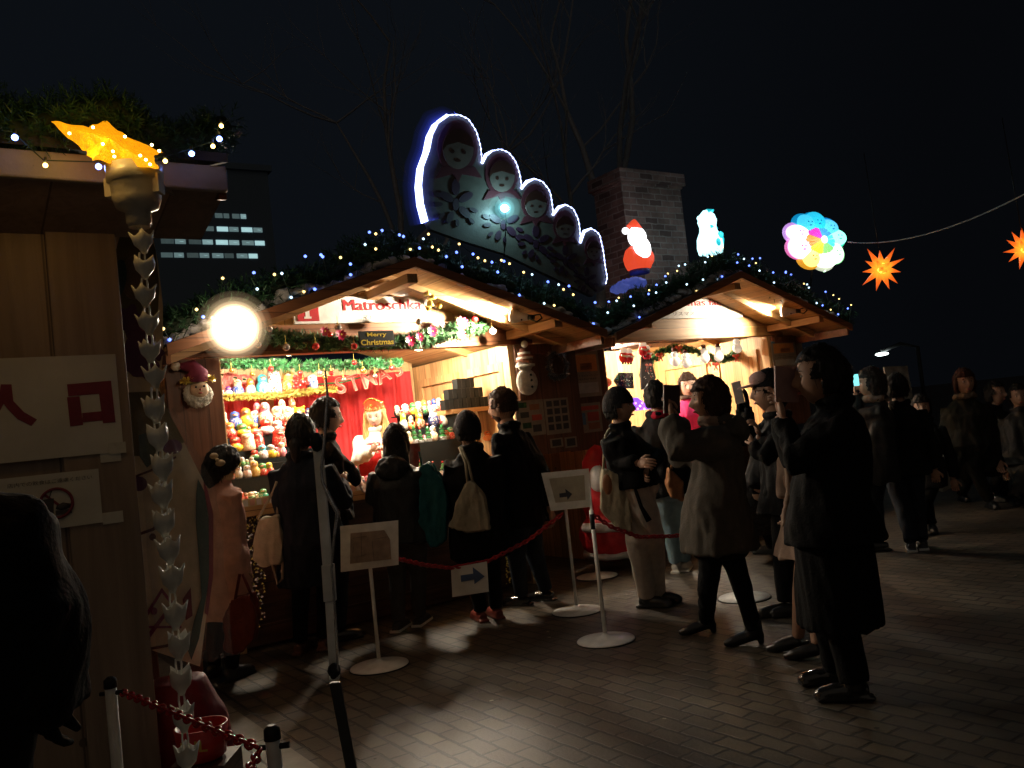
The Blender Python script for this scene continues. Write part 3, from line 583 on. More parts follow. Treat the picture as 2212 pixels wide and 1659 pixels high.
tree(1.6, 17, 13, .17, 'bare dark tree rising behind the chimney, barely visible', 4)
tree(-2.2, 19, 14, .18, 'bare dark tree behind the nesting doll cut-outs, barely visible', 8)
T = thing('street_lamp', 'distant white street lamp glowing above the crowd at the right', 'street lamp', WF, (P(1905, 765, 26).x, 26, 0)); c = P(1905, 765, 26)
m = MB(BLACK); m.tube([V((c.x+1.1, 26, 0)), V((c.x+1.1, 26, c.z+.1)), V((c.x+.6, 26, c.z+.25)), V((c.x, 26, c.z+.08))], .06); m.build('pole', T)
m = MB(mat('lamp_cold', (1, 1, 1), .4, emit=(.85, 1, .95), es=14, bump=0)); m.ell(c, (.19, .19, .05)); m.build('lamp_head', T)
# ------------------------------------------------------------------ signs on the gables
def sign(fr, x0, y0, x1, y1, wv, label, number, words, kana, tx, sub):
    a = fr.at(x0, y1, wv); b = fr.at(x1, y0, wv)
    T = thing('name_sign', label, 'sign', fr, ((a.x+b.x)/2, wv, a.z)); m = MB(WHITE); m.box(a.x, b.x, wv, wv+.03, a.z, b.z); m.build('board', T, bevel=.003)
    H = b.z-a.z; m = MB(REDT); m.box(a.x+.03, a.x+.03+H*.82, wv-.006, wv, a.z+.02, b.z-.05); q = m.build('number_plate', T)
    m = MB(WHITE); put_text(m, number, a.x+.03+H*.30, a.x+.03+H*(.46 if number == 'I' else .6), a.z+.055, b.z-.085, wv-.008, .0)
    if number == 'I': m.box(a.x+.03+H*.24, a.x+.03+H*.52, wv-.0085, wv-.006, a.z+.04, a.z+.056); m.box(a.x+.03+H*.24, a.x+.03+H*.52, wv-.0085, wv-.006, b.z-.086, b.z-.07)
    m.build('numeral', q)
    L0 = a.x+(b.x-a.x)*tx[0]; L1 = a.x+(b.x-a.x)*tx[1]
    m = MB(REDT); put_text(m, words, L0, L1, a.z+H*.46, a.z+H*.88, wv-.003, .0, fat=.0045); m.build('name_lettering', T)
    m = MB(mat('grey_print', (.12, .10, .09), .5)); put_text(m, kana, a.x+(b.x-a.x)*sub[0], a.x+(b.x-a.x)*sub[1], a.z+H*.12, a.z+H*.30, wv-.003, .0); m.build('kana_lettering', T)
sign(S1, 636, 640, 915, 700, -.085, 'white sign with red square I reading Matroschka across the left gable', 'I', 'Matroschka', 'マトリョーシカ', (.36, .97), (.5, .8))
sign(S2, 1372, 640, 1600, 690, -.085, 'white sign reading Christmas factory across the right gable', 'H', 'Christmas factory', 'クリスマスファクトリー', (.20, .98), (.27, .85))
# ------------------------------------------------------------------ nesting doll stall: dressing
def tri(fr, x, y, w): return fr.at(x, y, w)
# curtain on the back wall
m = MB(CURT); a = S1.at(470, 800, 1.95); xr = 1.38; n = 150; top = 2.2; prev = None
for i in range(n+1):
    x = -1.52+(xr+1.52)*i/n; y = 2.03+.028*math.sin(i*.62)+.015*math.sin(i*1.7+1)
    v = [m.bm.verts.new((x+.02*math.sin(i*.9)*(1-k/6), y+.01*math.sin(i*.3+k), .1+(top-.1)*k/6)) for k in range(7)]
    if prev:
        for k in range(6):
            f = m.face((prev[k], v[k], v[k+1], prev[k+1])); f.smooth = True
    prev = v
m.build('curtain', fr=S1, label='deep red pleated curtain covering the back wall of the doll stall', cat='curtain')
# green garland with baubles just inside
gp = [S1.at(x, y, 1.25) for x, y in ((475, 783), (560, 788), (650, 790), (740, 790), (820, 786), (868, 783))]
garland(S1, gp, .070, 620, 'bright green garland hanging across the top of the red curtain', m=GREEN2, ln=.05, seed=21)
bc = {'red': mat('bauble_red', (.5, .02, .02), .12, .3, coat=1), 'gold': mat('bauble_gold', (.8, .5, .12), .15, .8), 'silver': mat('bauble_silver', (.75, .74, .72), .12, .9), 'clear': mat('bauble_clear', (.55, .5, .46), .1, .7), 'white': mat('bauble_white', (.8, .8, .78), .3)}
def bauble(fr, x, y, w, r, col, label, grp, cord=.06):
    c = fr.at(x, y, w); T = thing('bauble', label, 'ornament', fr, c, grp)
    m = MB(bc[col]); m.ell(c, r, sub=2); m.build('ball', T); m = MB(GOLD); m.tube([c+V((0, 0, r*.95)), c+V((0, 0, r*1.25))], r*.25, 6); m.tube([c+V((0, 0, r*1.2)), c+V((0, 0, r+cord))], .002, 4); m.build('cap', T)
for i, (x, y, r, cl) in enumerate(((545, 808, .024, 'gold'), (585, 797, .027, 'red'), (648, 806, .026, 'red'), (655, 826, .03, 'red'), (690, 805, .028, 'clear'), (702, 815, .026, 'gold'), (716, 806, .026, 'red'), (742, 820, .026, 'silver'), (765, 783, .026, 'red'), (784, 800, .03, 'gold'), (810, 812, .028, 'silver'), (846, 795, .028, 'red'), (500, 800, .022, 'gold'))):
    o = ('first','second','third','fourth','fifth','sixth','seventh','eighth','ninth','tenth','eleventh','twelfth','leftmost')[i]
    bauble(S1, x, y, 1.15, r, cl, '%s bauble, %s on the green garland by the curtain' % (cl, o), 'baubles on the inner garland')
# letter banner
BL = mat('banner_letter', (.50, .07, .05), .6); BE = mat('banner_edge', (.72, .36, .24), .5)
T = thing('letter_banner', 'red felt letters spelling MERRY CHRISTMAS strung across the curtain', 'banner', S1, S1.at(690, 830, 1.5))
m = MB(mat('green_ribbon', (.02, .2, .06), .5)); rib = [(472, 808), (540, 822), (620, 828), (690, 830), (740, 826), (790, 812), (840, 795), (872, 780)]
m.tube([S1.at(x, y, 1.52) for x, y in rib], .008, 6); m.build('ribbon', T)
for ch, x, y, rot in (('M', 478, 822, -4), ('E', 494, 824, -3), ('R', 512, 825, -3), ('R', 532, 826, -2), ('Y', 552, 827, 0), ('C', 588, 829, 0), ('H', 612, 829, 0), ('R', 640, 829, 0), ('I', 704, 830, 2), ('S', 735, 832, 8), ('T', 764, 826, 14), ('M', 796, 818, 16), ('A', 826, 808, 22), ('S', 856, 796, 34)):
    c = S1.at(x, y, 1.47); h = .165; me = textmesh(ch, 0); xs = [v.co.x for v in me.vertices]; cx = (min(xs)+max(xs))/2
    s_ = h/.72; ro = math.radians(rot)
    for k, (mm, off, sc_) in enumerate(((BE, 0, 1.0), (BL, -.006, .9))):
        pass
    mb = MB(BE); bigger = textmesh(ch, .022)
    def M_(yy): return Matrix.Translation(V((c.x, yy, c.z))) @ Matrix.Rotation(-ro, 4, 'Y') @ Matrix(((s_, 0, 0, -cx*s_), (0, 0, -1, 0), (0, s_, 0, -.36*s_), (0, 0, 0, 1)))
    mb.add(bigger, M_(c.y)); mb.k(BL).add(me, M_(c.y-.008)); mb.build('letter', T)
# shelf with gold tinsel
p0 = S1.at(474, 858, 1.35); p1 = S1.at(716, 852, 1.35); zs = p0.z
T = thing('display_shelf', 'upper wooden shelf with a fringe of gold tinsel in the doll stall', 'shelf', S1, ((p0.x+p1.x)/2, 1.3, zs-.3))
m = MB(PINE); m.box(p0.x-.05, p1.x, 1.27, 1.55, zs-.03, zs); m.build('board', T, bevel=.003)
m = MB(PINEV); q = S1.at(578, 900, 1.5).x; m.box(q-.06, q+.06, 1.46, 1.52, 1.10, zs-.031); m.build('post', T)
m = MB(GOLD); tinsel(m, [V((p0.x-.03, 1.25, zs-.01)), V(((p0.x+p1.x)/2, 1.25, zs-.025)), V((p1.x, 1.25, zs))], .045, 2600); m.build('tinsel_fringe', T)
# stepped racks (dark boards)
def rack(label, steps, x0, x1, zb=1.10):
    T = thing('stepped_rack', label, 'display rack', S1, ((x0+x1)/2, steps[0][0], zb)); 
    for i, (y0, y1, z) in enumerate(steps):
        m = MB(BLK); m.box(x0, x1, y0+.001*i, y1, zb, z-.012*0); m.build('step', T)
    return T
LZ = {}
def zof(cf, y, x, w): X, Y = cf(x, y); return S1.at(X, Y, w).z
lw = {'a': 1.33, 'b': 1.02, 'c': .90, 'd': .78, 'e': .66, 'f': .55, 'g': .44, 'h': .20}
lz = {'b': zof(c1, 1270, 1000, 1.02), 'c': zof(c2, 235, 800, .90), 'd': zof(c2, 470, 900, .78), 'e': zof(c2, 640, 900, .66), 'f': zof(c2, 745, 750, .55), 'g': zof(c2, 955, 800, .44)}
xe = S1.at(*c2(1500, 400), .8).x
rack('dark green stepped rack crowded with nesting dolls at the left', [(lw[k]-.05, lw[k]+.08, lz[k]) for k in 'gfedcb'], -1.38, xe+.12)
rz = {'a': zof(c3, 690, 640, 1.12), 'b': zof(c3, 925, 600, .98), 'c': zof(c3, 1170, 640, .84)}
rx0 = S1.at(*c3(215, 700), 1.12).x
T = rack('black stepped rack of figurines beside the side wall at the right', [(.78, .92, rz['c']), (.92, 1.06, rz['b']), (1.06, 1.20, rz['a'])], rx0+.06, 1.38, 1.10)
m = MB(BLK); m.box(rx0, 1.38, 1.03, 1.21, rz['a']-.0, rz['a']+.012); m.build('shelf_board', T)
# ---- dolls
CC = {'red': (.55, .025, .02), 'pink': (.75, .18, .25), 'orange': (.75, .20, .03), 'yellow': (.85, .55, .04), 'cream': (.80, .66, .42), 'white': (.8, .78, .74), 'blue': (.03, .09, .42), 'turquoise': (.05, .45, .55), 'green': (.03, .22, .06), 'grey': (.35, .35, .33), 'brown': (.22, .08, .035), 'gold': (.62, .38, .08), 'purple': (.16, .06, .40), 'navy': (.02, .03, .12), 'black': (.02, .018, .018), 'teal': (.02, .30, .24)}
def lac(c): return mat('lacquer_'+c, CC[c], .28, coat=.5, var=.1, scale=25, bump=.03)
FACE = mat('doll_face', (.80, .56, .38), .35, coat=.4, var=.03); DH = mat('doll_hair', (.18, .07, .02), .4); DOT = mat('doll_eye', (.02, .02, .03), .3)
PRO = {}
MAT_PROF = [(.30, 0), (.36, .02), (.46, .10), (.50, .24), (.49, .38), (.42, .50), (.33, .58), (.31, .61), (.335, .68), (.35, .77), (.32, .87), (.22, .95), (.08, .995)]
ROUND = [(.28, 0), (.34, .02), (.50, .12), (.58, .27), (.54, .42), (.42, .53), (.33, .57), (.33, .60), (.40, .70), (.40, .80), (.33, .91), (.2, .98), (.05, 1.0)]
TALL = [(.40, 0), (.45, .02), (.46, .2), (.43, .4), (.40, .6), (.37, .64), (.38, .8), (.36, .92), (.22, .985), (.06, 1.0)]
def doll(fr, pos, h, wd, body, scarf, kind, label, grp, yaw=0):
    asp = round(wd/h, 1); key = (body, scarf, kind, asp); base = V(pos)
    if key not in PRO:
        ap = 'red' if body != 'red' else 'gold'
        apron = floral('floral_'+body+'_'+scarf, CC[body], CC['cream'] if body not in ('cream', 'white', 'yellow') else CC[ap], 14)
        T_ = MB(lac(body), lac(scarf), FACE, apron, DH, lac('green'), lac('white'), lac('red'), DOT, SNOWC)
        W2 = asp/1.0
        if kind in ('doll', 'round', 'tall'):
            prof = {'doll': MAT_PROF, 'round': ROUND, 'tall': TALL}[kind]
            mx = max(r for r, z in prof); pr_ = [(r/mx*W2/2, z) for r, z in prof]
            def fm(z, an):
                d = abs((an-1.5*math.pi+math.pi) % (2*math.pi)-math.pi)
                if z > .57: return 1
                if d < .85 and z > .06 and z < .55: return 3
                return 1 if z > .47 else 0
            T_.lathe(pr_, (0, 0, 0), 20, fm)
            hr = [r for r, z in pr_ if z > .7][0]
            T_.i = 4; T_.ell((0, -hr*.55, .79), (hr*.72, hr*.52, .115), sub=2)
            T_.i = 2; T_.ell((0, -hr*.62, .765), (hr*.60, hr*.52, .095), sub=2)
            T_.i = 8; T_.ell((-hr*.24, -hr*1.09, .79), (hr*.08, hr*.05, .013), sub=1); T_.ell((hr*.24, -hr*1.09, .79), (hr*.08, hr*.05, .013), sub=1)
            T_.i = 7; T_.ell((0, -hr*1.12, .725), (hr*.10, hr*.05, .010), sub=1)
        elif kind == 'tree':
            T_.i = 6; T_.lathe([(W2*.42, 0), (W2*.42, .14), (.05, .18)], n=10)
            for j in range(3): T_.i = 5; T_.lathe([(W2*(.52-.13*j), .16+.22*j), (W2*(.2-.05*j), .36+.22*j), (.02, .44+.2*j)], n=10); T_.i = 6; T_.lathe([(W2*(.53-.13*j), .15+.22*j), (W2*(.50-.13*j), .175+.22*j)], n=10)
            T_.i = 7; T_.ell((0, 0, .92), (W2*.16, W2*.16, .08), sub=1)
        elif kind == 'bear':
            T_.i = 0; T_.ell((0, 0, .30), (W2*.5, W2*.4, .30)); T_.ell((0, 0, .72), (W2*.46, W2*.4, .23)); T_.ell((-W2*.34, 0, .93), (W2*.16, W2*.1, .08), sub=1); T_.ell((W2*.34, 0, .93), (W2*.16, W2*.1, .08), sub=1)
            T_.i = 6; T_.ell((0, -W2*.33, .66), (W2*.2, W2*.12, .08), sub=1); T_.i = 8; T_.ell((-W2*.16, -W2*.38, .78), (W2*.05, W2*.04, .03), sub=1); T_.ell((W2*.16, -W2*.38, .78), (W2*.05, W2*.04, .03), sub=1); T_.i = 1; T_.ell((0, -W2*.2, .3), (W2*.3, W2*.25, .18))
        elif kind == 'santa':
            T_.i = 0; T_.lathe([(W2*.48, 0), (W2*.5, .1), (W2*.42, .4), (W2*.3, .6), (W2*.26, .7), (W2*.24, .8), (W2*.12, .92), (.01, 1)], n=14)
            T_.i = 6; T_.ell((0, -W2*.26, .58), (W2*.22, W2*.16, .16), sub=2); T_.ell((0, 0, .77), (W2*.29, W2*.29, .035), sub=1); T_.i = 2; T_.ell((0, -W2*.24, .72), (W2*.14, W2*.09, .05), sub=1)
        elif kind == 'flower':
            T_.i = 7
            for j in range(16):
                a = j*2.4; r_ = W2*(.12+.38*(j/16)); q = V((math.cos(a)*r_, -.1+.1*j/16, .5+math.sin(a)*r_)); T_.ell(q, (W2*.18, W2*.05, W2*.15), sub=1)
            T_.i = 5; T_.ell((0, .02, .2), (W2*.3, .04, .2), sub=1)
        me = bpy.data.meshes.new('doll'); T_.bm.to_mesh(me); T_.bm.free()
        for q in T_.m: me.materials.append(q)
        PRO[key] = me
    nm = {'tree': 'tree_figurine', 'bear': 'bear_figurine', 'santa': 'santa_figurine', 'flower': 'poinsettia_flower'}.get(kind, 'nesting_doll')
    o = bpy.data.objects.new(nm, PRO[key]); COL.objects.link(o); o.location = fr.M @ base; o.scale = (h, h, h); o.rotation_euler.z = fr.phi+yaw
    tag(o, label, {'tree': 'tree figurine', 'bear': 'bear figurine', 'santa': 'Santa figurine', 'flower': 'flower'}.get(kind, 'nesting doll'), grp)
ORD = ['first', 'second', 'third', 'fourth', 'fifth', 'sixth', 'seventh', 'eighth', 'ninth', 'tenth', 'eleventh', 'twelfth', 'thirteenth', 'fourteenth']
def row(cf, wv, z, items, where, grp):
    its = sorted(items, key=lambda i: i[0])
    for i, it in enumerate(its):
        x, yb, h, wd, body, scarf = it[:6]; kind = it[6] if len(it) > 6 else ('round' if wd > h*.75 else 'doll')
        ww = wv+(it[7] if len(it) > 7 else 0); X, Y = cf(x, yb); p = S1.at(X, Y, ww)
        d = (S1.M @ p).y; s_ = d/1852/(5.53*1.4756)
        if z is not None: p.z = z
        what = {'tree': 'tree figurine', 'bear': 'bear figurine', 'santa': 'Santa figurine', 'flower': 'poinsettia bloom'}.get(kind, 'nesting doll')
        lab = '%s and %s %s, %s from left %s' % (scarf, body, what, ORD[i], where.replace('in front of', 'before')) if scarf != body else 'all %s %s, %s from left %s' % (body, what, ORD[i], where)
        doll(S1, p, h*s_*1.15, wd*s_*1.38, body, scarf, kind, lab, grp, R.uniform(-.5, .1))
GL = 'nesting dolls on the left racks'; GR = 'figures on the right rack'
row(c1, 1.36, zs, [(310,640,110,90,'cream','white'), (430,620,160,100,'white','purple'), (595,610,260,150,'blue','cream'), (820,610,260,140,'white','orange'), (1045,640,310,190,'turquoise','turquoise'), (1255,620,540,180,'white','white','tall'), (1505,600,350,190,'orange','gold'), (1700,600,260,220,'red','red','flower',-.08), (1925,590,250,150,'blue','white','tall')], 'on the tinsel shelf', GL)
row(c1, lw['b'], lz['b'], [(365,1300,290,130,'orange','cream'), (555,1260,270,170,'blue','blue'), (760,1330,310,190,'yellow','orange'), (900,1190,250,150,'blue','white','tall',.06), (1100,1270,370,190,'cream','pink'), (1300,1180,290,190,'red','cream'), (1480,1170,270,190,'brown','cream'), (1700,1130,260,150,'yellow','yellow','bear'), (1850,1110,220,110,'white','navy')], 'in the top row of the left rack', GL)
row(c1, lw['b'], lz['b'], [(950,1150,380,130,'cream','pink','doll',.07), (1400,1150,390,120,'brown','cream','doll',.07), (1580,1150,400,120,'gold','brown','doll',.07)], 'peeking behind the left rack top row', GL)
row(c2, lw['c'], lz['c'], [(475,280,250,170,'red','orange'), (680,215,220,190,'yellow','green'), (790,225,170,120,'brown','gold'), (890,190,210,160,'orange','orange'), (1105,240,250,200,'white','red'), (1310,190,210,180,'red','white'), (1460,190,170,120,'brown','red')], 'in the second row of the left rack', GL)
row(c2, lw['d'], lz['d'], [(565,480,240,190,'yellow','red'), (785,470,270,200,'cream','cream','tall'), (965,480,290,180,'red','red','tall'), (1370,450,280,230,'red','red','tall')], 'in the third row of the left rack', GL)
row(c2, lw['e'], lz['e'], [(450,600,180,100,'pink','yellow'), (550,600,120,90,'blue','grey'), (620,600,80,60,'yellow','grey'), (900,600,150,130,'green','red'), (1050,690,220,150,'white','turquoise'), (1130,600,130,80,'grey','grey'), (1200,660,210,140,'yellow','grey'), (1290,620,160,90,'orange','pink'), (1390,640,230,120,'pink','cream')], 'in the fourth row of the left rack', GL)
row(c2, lw['f'], lz['f'], [(570,770,190,110,'yellow','grey'), (685,750,140,80,'green','white'), (765,740,100,60,'green','cream'), (850,720,130,90,'grey','grey')], 'in the fifth row of the left rack', GL)
row(c2, lw['g'], lz['g'], [(490,980,180,90,'red','brown'), (620,990,200,120,'grey','white'), (775,970,200,130,'white','grey'), (905,940,250,140,'gold','gold'), (1045,920,200,130,'red','green'), (1165,910,200,110,'red','yellow')], 'in the sixth row of the left rack', GL)
row(c2, .20, 1.102, [(568,1160,140,110,'pink','pink'), (660,1190,150,80,'red','red'), (725,1180,130,80,'red','brown'), (820,1180,130,110,'green','cream'), (910,1150,80,70,'cream','cream'), (740,1090,110,90,'orange','cream','doll',.1), (875,1090,120,100,'red','cream','doll',.1), (930,1120,100,80,'gold','green','doll',.06), (1040,1150,150,130,'teal','green')], 'on the counter below the left rack', GL)
row(c3, 1.12, rz['a']+.013, [(265,700,170,100,'black','cream'), (405,690,180,140,'red','white'), (540,685,190,110,'yellow','green'), (645,670,200,110,'black','white'), (740,665,210,110,'green','yellow'), (835,650,200,100,'grey','pink'), (920,650,220,100,'white','blue'), (1010,640,220,110,'red','white'), (1130,620,290,140,'grey','gold'), (1290,610,190,110,'red','green'), (1385,600,250,120,'teal','white'), (1510,560,310,160,'turquoise','turquoise')], 'in the top row of the right rack', GR)
row(c3, .98, rz['b'], [(380,960,270,120,'grey','yellow'), (510,930,210,100,'orange','cream'), (660,915,250,140,'brown','orange'), (920,880,330,160,'navy','white'), (1070,850,230,120,'grey','white')], 'in the second row of the right rack', GR)
row(c3, .84, rz['c'], [(475,1190,200,80,'cream','cream'), (565,1170,340,120,'green','red','tree'), (670,1140,240,100,'green','green','tree'), (740,1180,110,70,'grey','pink'), (810,1130,290,120,'green','white','tree'), (900,1110,240,120,'cream','white'), (1060,1090,300,120,'green','teal','tree'), (1130,1120,150,100,'brown','orange'), (1200,1090,190,110,'red','green'), (1200,920,110,90,'red','red')], 'in the lowest row of the right rack', GR)
row(c3, .20, 1.102, [(670,1580,260,110,'grey','red','tree'), (760,1580,150,90,'green','white'), (890,1570,210,110,'green','red','tree'), (1060,1560,190,110,'grey','grey','tree')], 'on the counter in front of the right rack', GR)
row(c3, .62, None, [(1620,960,540,170,'white','white','santa'), (1850,1130,150,130,'orange','orange')], 'near the side wall of the doll stall', GR)
row(lambda x, y: (x, y), .18, 1.102, [(755,1036,1,1,'cream','white')], 'x', GL) if False else None
for i, (x, b_, s_) in enumerate(((752,'cream','white'),(762,'yellow','cream'),(774,'brown','red'),(784,'navy','white'),(793,'red','pink'),(803,'white','grey'),(816,'white','white'),(828,'cream','pink'))):
    p = S1.at(x, 1036, .24); p.z = 1.102; doll(S1, p, .07, .045, b_, s_, 'doll', 'tiny %s and %s nesting doll, %s from left on the counter before the seller' % (s_, b_, ORD[i]), 'tiny dolls on the counter')
# paper stack / price tray on the counter edge
TAGM = mat('price_tags', (.62, .50, .25), .6)
for i, (x0, x1, y) in enumerate(((503, 590, 1071), (750, 800, 1042), (922, 985, 1018))):
    a = S1.at(x0, y, -.11); b_ = S1.at(x1, y, -.11); T = thing('price_tray', 'shallow tray of price tags, %s along the counter edge' % ('leftmost', 'middle', 'rightmost')[i], 'tray', S1, ((a.x+b_.x)/2, 0, 1.10), 'trays on the doll counter')
    m = MB(TAGM); m.box(a.x, b_.x, -.13, .10, 1.101, 1.112); m.box(a.x, b_.x, -.14, -.13, 1.075, 1.135); m.build('tray', T)
    n = int((b_.x-a.x)/.05)
    for k in range(n): m = MB(PAPER if k % 2 else mat('tag_pink', (.65, .35, .25), .5)); m.box(a.x+.01+k*.05, a.x+.045+k*.05, -.146, -.1405, 1.08, 1.125); m.build('tag', T)
# black cube boxes on a bracket shelf on the right wall
c = S1.at(1030, 868, 1.0); T = thing('wall_shelf', 'small pine shelf fixed on the side wall under black boxes', 'shelf', S1, (1.35, 1.0, c.z-.05))
pz = S1.at(1030, 880, .6).z; bx = 1.16
m = MB(PINE); m.box(.98, 1.46, .50, .80, pz-.04, pz); m.build('board', T)
k = 0; bw = .095
for r_, (n, x0) in enumerate(((5, .92), (4, .97), (2, 1.08))):
    for j in range(n):
        m = MB(BLK); xx = x0+j*(bw+.004); zz = pz+r_*(bw+.002)+.001; m.box(xx, xx+bw, .52, .52+bw, zz, zz+bw); m.k(BLACK).box(xx+bw*.46, xx+bw*.54, .5185, .5205, zz+.004, zz+bw-.004)
        m.build('black_box', fr=S1, bevel=.003, label='black gift box, %s from left in the %s row of the pyramid' % (ORD[j], ('bottom', 'middle', 'top')[r_]), cat='box', group='black gift boxes on the wall shelf')
# outer garland on the lintel
gp = [S1.at(x, y+9, -.14) for x, y in ((560, 715), (620, 722), (690, 728), (760, 732), (830, 730), (880, 726), (930, 720), (985, 705), (1045, 692))]
garland(S1, gp, .095, 900, 'evergreen garland with baubles fixed along the lintel of the doll stall', seed=31, ln=.055, m=mat('needle_lit_green', (.05, .14, .05), .5, var=.3, scale=30))
PT_ = mat('magenta_petal', (.50, .015, .09), .4, coat=.3)
for i, (x, y, r_) in enumerate(((700, 708, .05), (735, 715, .06), (885, 728, .06), (905, 720, .05), (932, 708, .06), (996, 690, .07), (995, 715, .05), (1042, 672, .04))):
    c = S1.at(x, y+8, -.27); m = MB(PT_); rr = random.Random(i)
    for j in range(11):
        a = j*2.4; q = V((math.cos(a), -.4, math.sin(a))); e = V((-math.sin(a), 0, math.cos(a)))*r_*.3; m.poly([c, c+q*r_*.42-e*.7, c+q*r_*.9, c+q*r_*.42+e*.7])
    m.k(GOLD).ell(c+V((0, -.02, 0)), .008, sub=1)
    m.build('poinsettia_flower', fr=S1, label='magenta glitter poinsettia, %s from left along the lintel garland' % ORD[i], cat='flower', group='magenta flowers in the lintel garland')
for i, (x, y, r_, cl) in enumerate(((582, 710, .026, 'clear'), (618, 750, .03, 'clear'), (558, 745, .025, 'clear'), (730, 707, .03, 'clear'), (682, 748, .03, 'red'), (765, 748, .03, 'red'), (712, 722, .024, 'red'), (1025, 688, .034, 'red'), (1064, 716, .034, 'white'), (905, 695, .03, 'silver'), (948, 660, .03, 'gold'), (925, 664, .028, 'gold'), (930, 640, .026, 'gold'))):
    o = ORD[i] if i < 14 else 'last'; bauble(S1, x, y, -.27, r_, cl, '%s bauble number %s hung along the lintel garland outside' % (cl, o), 'baubles on the lintel garland')
c0 = S1.at(780, 745, -.30); c1_ = S1.at(848, 716, -.30)
T = thing('greeting_sign', 'black plaque with gold lettering Merry Christmas on the lintel garland', 'sign', S1, c0)
m = MB(BLK); m.box(c0.x-.01, c1_.x+.01, c0.y, c0.y+.015, c0.z-.02, c1_.z+.01); m.build('plaque', T, bevel=.004)
mid = (c0.z+c1_.z)/2; GL_ = mat('gold_letters', (.9, .65, .1), .3, .7)
m = MB(GL_); put_text(m, 'Merry', c0.x+.06, c1_.x-.06, mid+.005, c1_.z-.005, c0.y-.003, .02); m.build('lettering', T); m = MB(GL_); put_text(m, 'Christmas', c0.x, c1_.x, c0.z-.005, mid-.01, c0.y-.003, .02); m.build('lettering', T)
# gold bell cluster under the gable
T = thing('bell_ornament', 'gold bells hanging from the gable next to the doll stall sign', 'ornament', S1, S1.at(926, 650, -.4))
c = S1.at(926, 628, -.4)
for dx, dz in ((-.02, 0), (.03, -.03), (.0, -.09)):
    m = MB(GOLD); q = c+V((dx, 0, dz)); m.lathe([(.035, -.04), (.026, -.02), (.02, 0), (.008, .015)], q, 12); m.build('bell', T)
# ---- Santa face, snowman, silver wreath, posters on the shutters
def onplane(fr, x, y, w): return fr.at(x, y, w)
c = S1.at(425, 838, -.12)
T = thing('santa_decoration', 'fluffy Santa face with a purple red hat hanging on the left shutter', 'decoration', S1, c)
m = MB(mat('fluff_white', (.70, .66, .55), .95, scale=40, bump=.8)); m.ell(c+V((0, -.02, -.05)), (.105, .05, .10), sub=3); m.ell(c+V((-.14, -.03, .16)), .035, sub=2); m.remesh(.008, .012, (60, 60, 60), 0).build('beard', T)
m = MB(mat('santa_skin', (.62, .42, .26), .6)); m.ell(c+V((0, -.06, -.02)), (.07, .03, .06)); m.build('face', T)
m = MB(mat('hat_plum', (.22, .03, .07), .8)); m.tube([c+V((0, -.02, .05)), c+V((0, -.03, .10)), c+V((-.03, -.03, .16)), c+V((-.12, -.03, .16))], [.085, .08, .05, .02], 12); m.build('hat', T)
m = MB(GOLD); tinsel(m, [c+V((-.11, -.05, .05)), c+V((0, -.08, .06)), c+V((.11, -.05, .06))], .03, 420, 5); m.build('tinsel_brim', T)
m = MB(BLACK); m.ell(c+V((-.028, -.09, 0)), .009, sub=1); m.ell(c+V((.03, -.09, .003)), .009, sub=1); m.build('eyes', T); m = MB(RED); m.ell(c+V((0, -.095, -.02)), .009, sub=1); m.ell(c+V((0, -.09, -.045)), (.018, .005, .006), sub=1); m.build('mouth', T)
c = S1.at(1133, 800, -.12)
T = thing('snowman_ornament', 'plush snowman with a striped stocking cap hanging on the middle shutter', 'decoration', S1, c)
SW = mat('snow_fleece', (.66, .62, .54), .95, scale=40, bump=.6)
m = MB(SW); m.ell(c+V((0, -.02, -.11)), (.118, .045, .125), sub=3); m.build('body', T); m = MB(SW); m.ell(c+V((-.005, -.02, .05)), (.09, .04, .07), sub=2); m.build('head', T)
m = MB(mat('cap_brown', (.16, .06, .03), .8)); m.tube([c+V((-.01, -.02, .06)), c+V((0, -.02, .10)), c+V((0, -.02, .20))], [.085, .075, .035], 12); m.build('cap', T)
for dz, rr in ((.10, .079), (.145, .06), (.03, .092)): m = MB(SW); m.tube([c+V((0, -.02, dz)), c+V((0, -.02, dz+.02))], rr, 12); m.build('stripe', T)
m = MB(SW); m.ell(c+V((.01, -.03, .24)), .034); m.build('bobble', T); m = MB(BLACK)
for dz in (-.05, -.10, -.16): m.ell(c+V((.02, -.066, dz)), .013, sub=1)
m.build('buttons', T)
c = S1.at(1200, 790, -.12); m = MB(SILV); ring = [c+V((math.cos(a)*.105, -.03, math.sin(a)*.125)) for a in [i*math.pi/10 for i in range(21)]]; tinsel(m, ring, .05, 700, 6); m.k(mat('twig', (.12, .10, .09), .8)).tube(ring, .012, 6); m.build('silver_wreath', fr=S1, label='round wreath of dull silver tinsel on the middle shutter', cat='wreath')
DPAPER = mat('dimmed_paper', (.30, .25, .19), .5)  # paper darkened in its colour for the dim light on the shutters
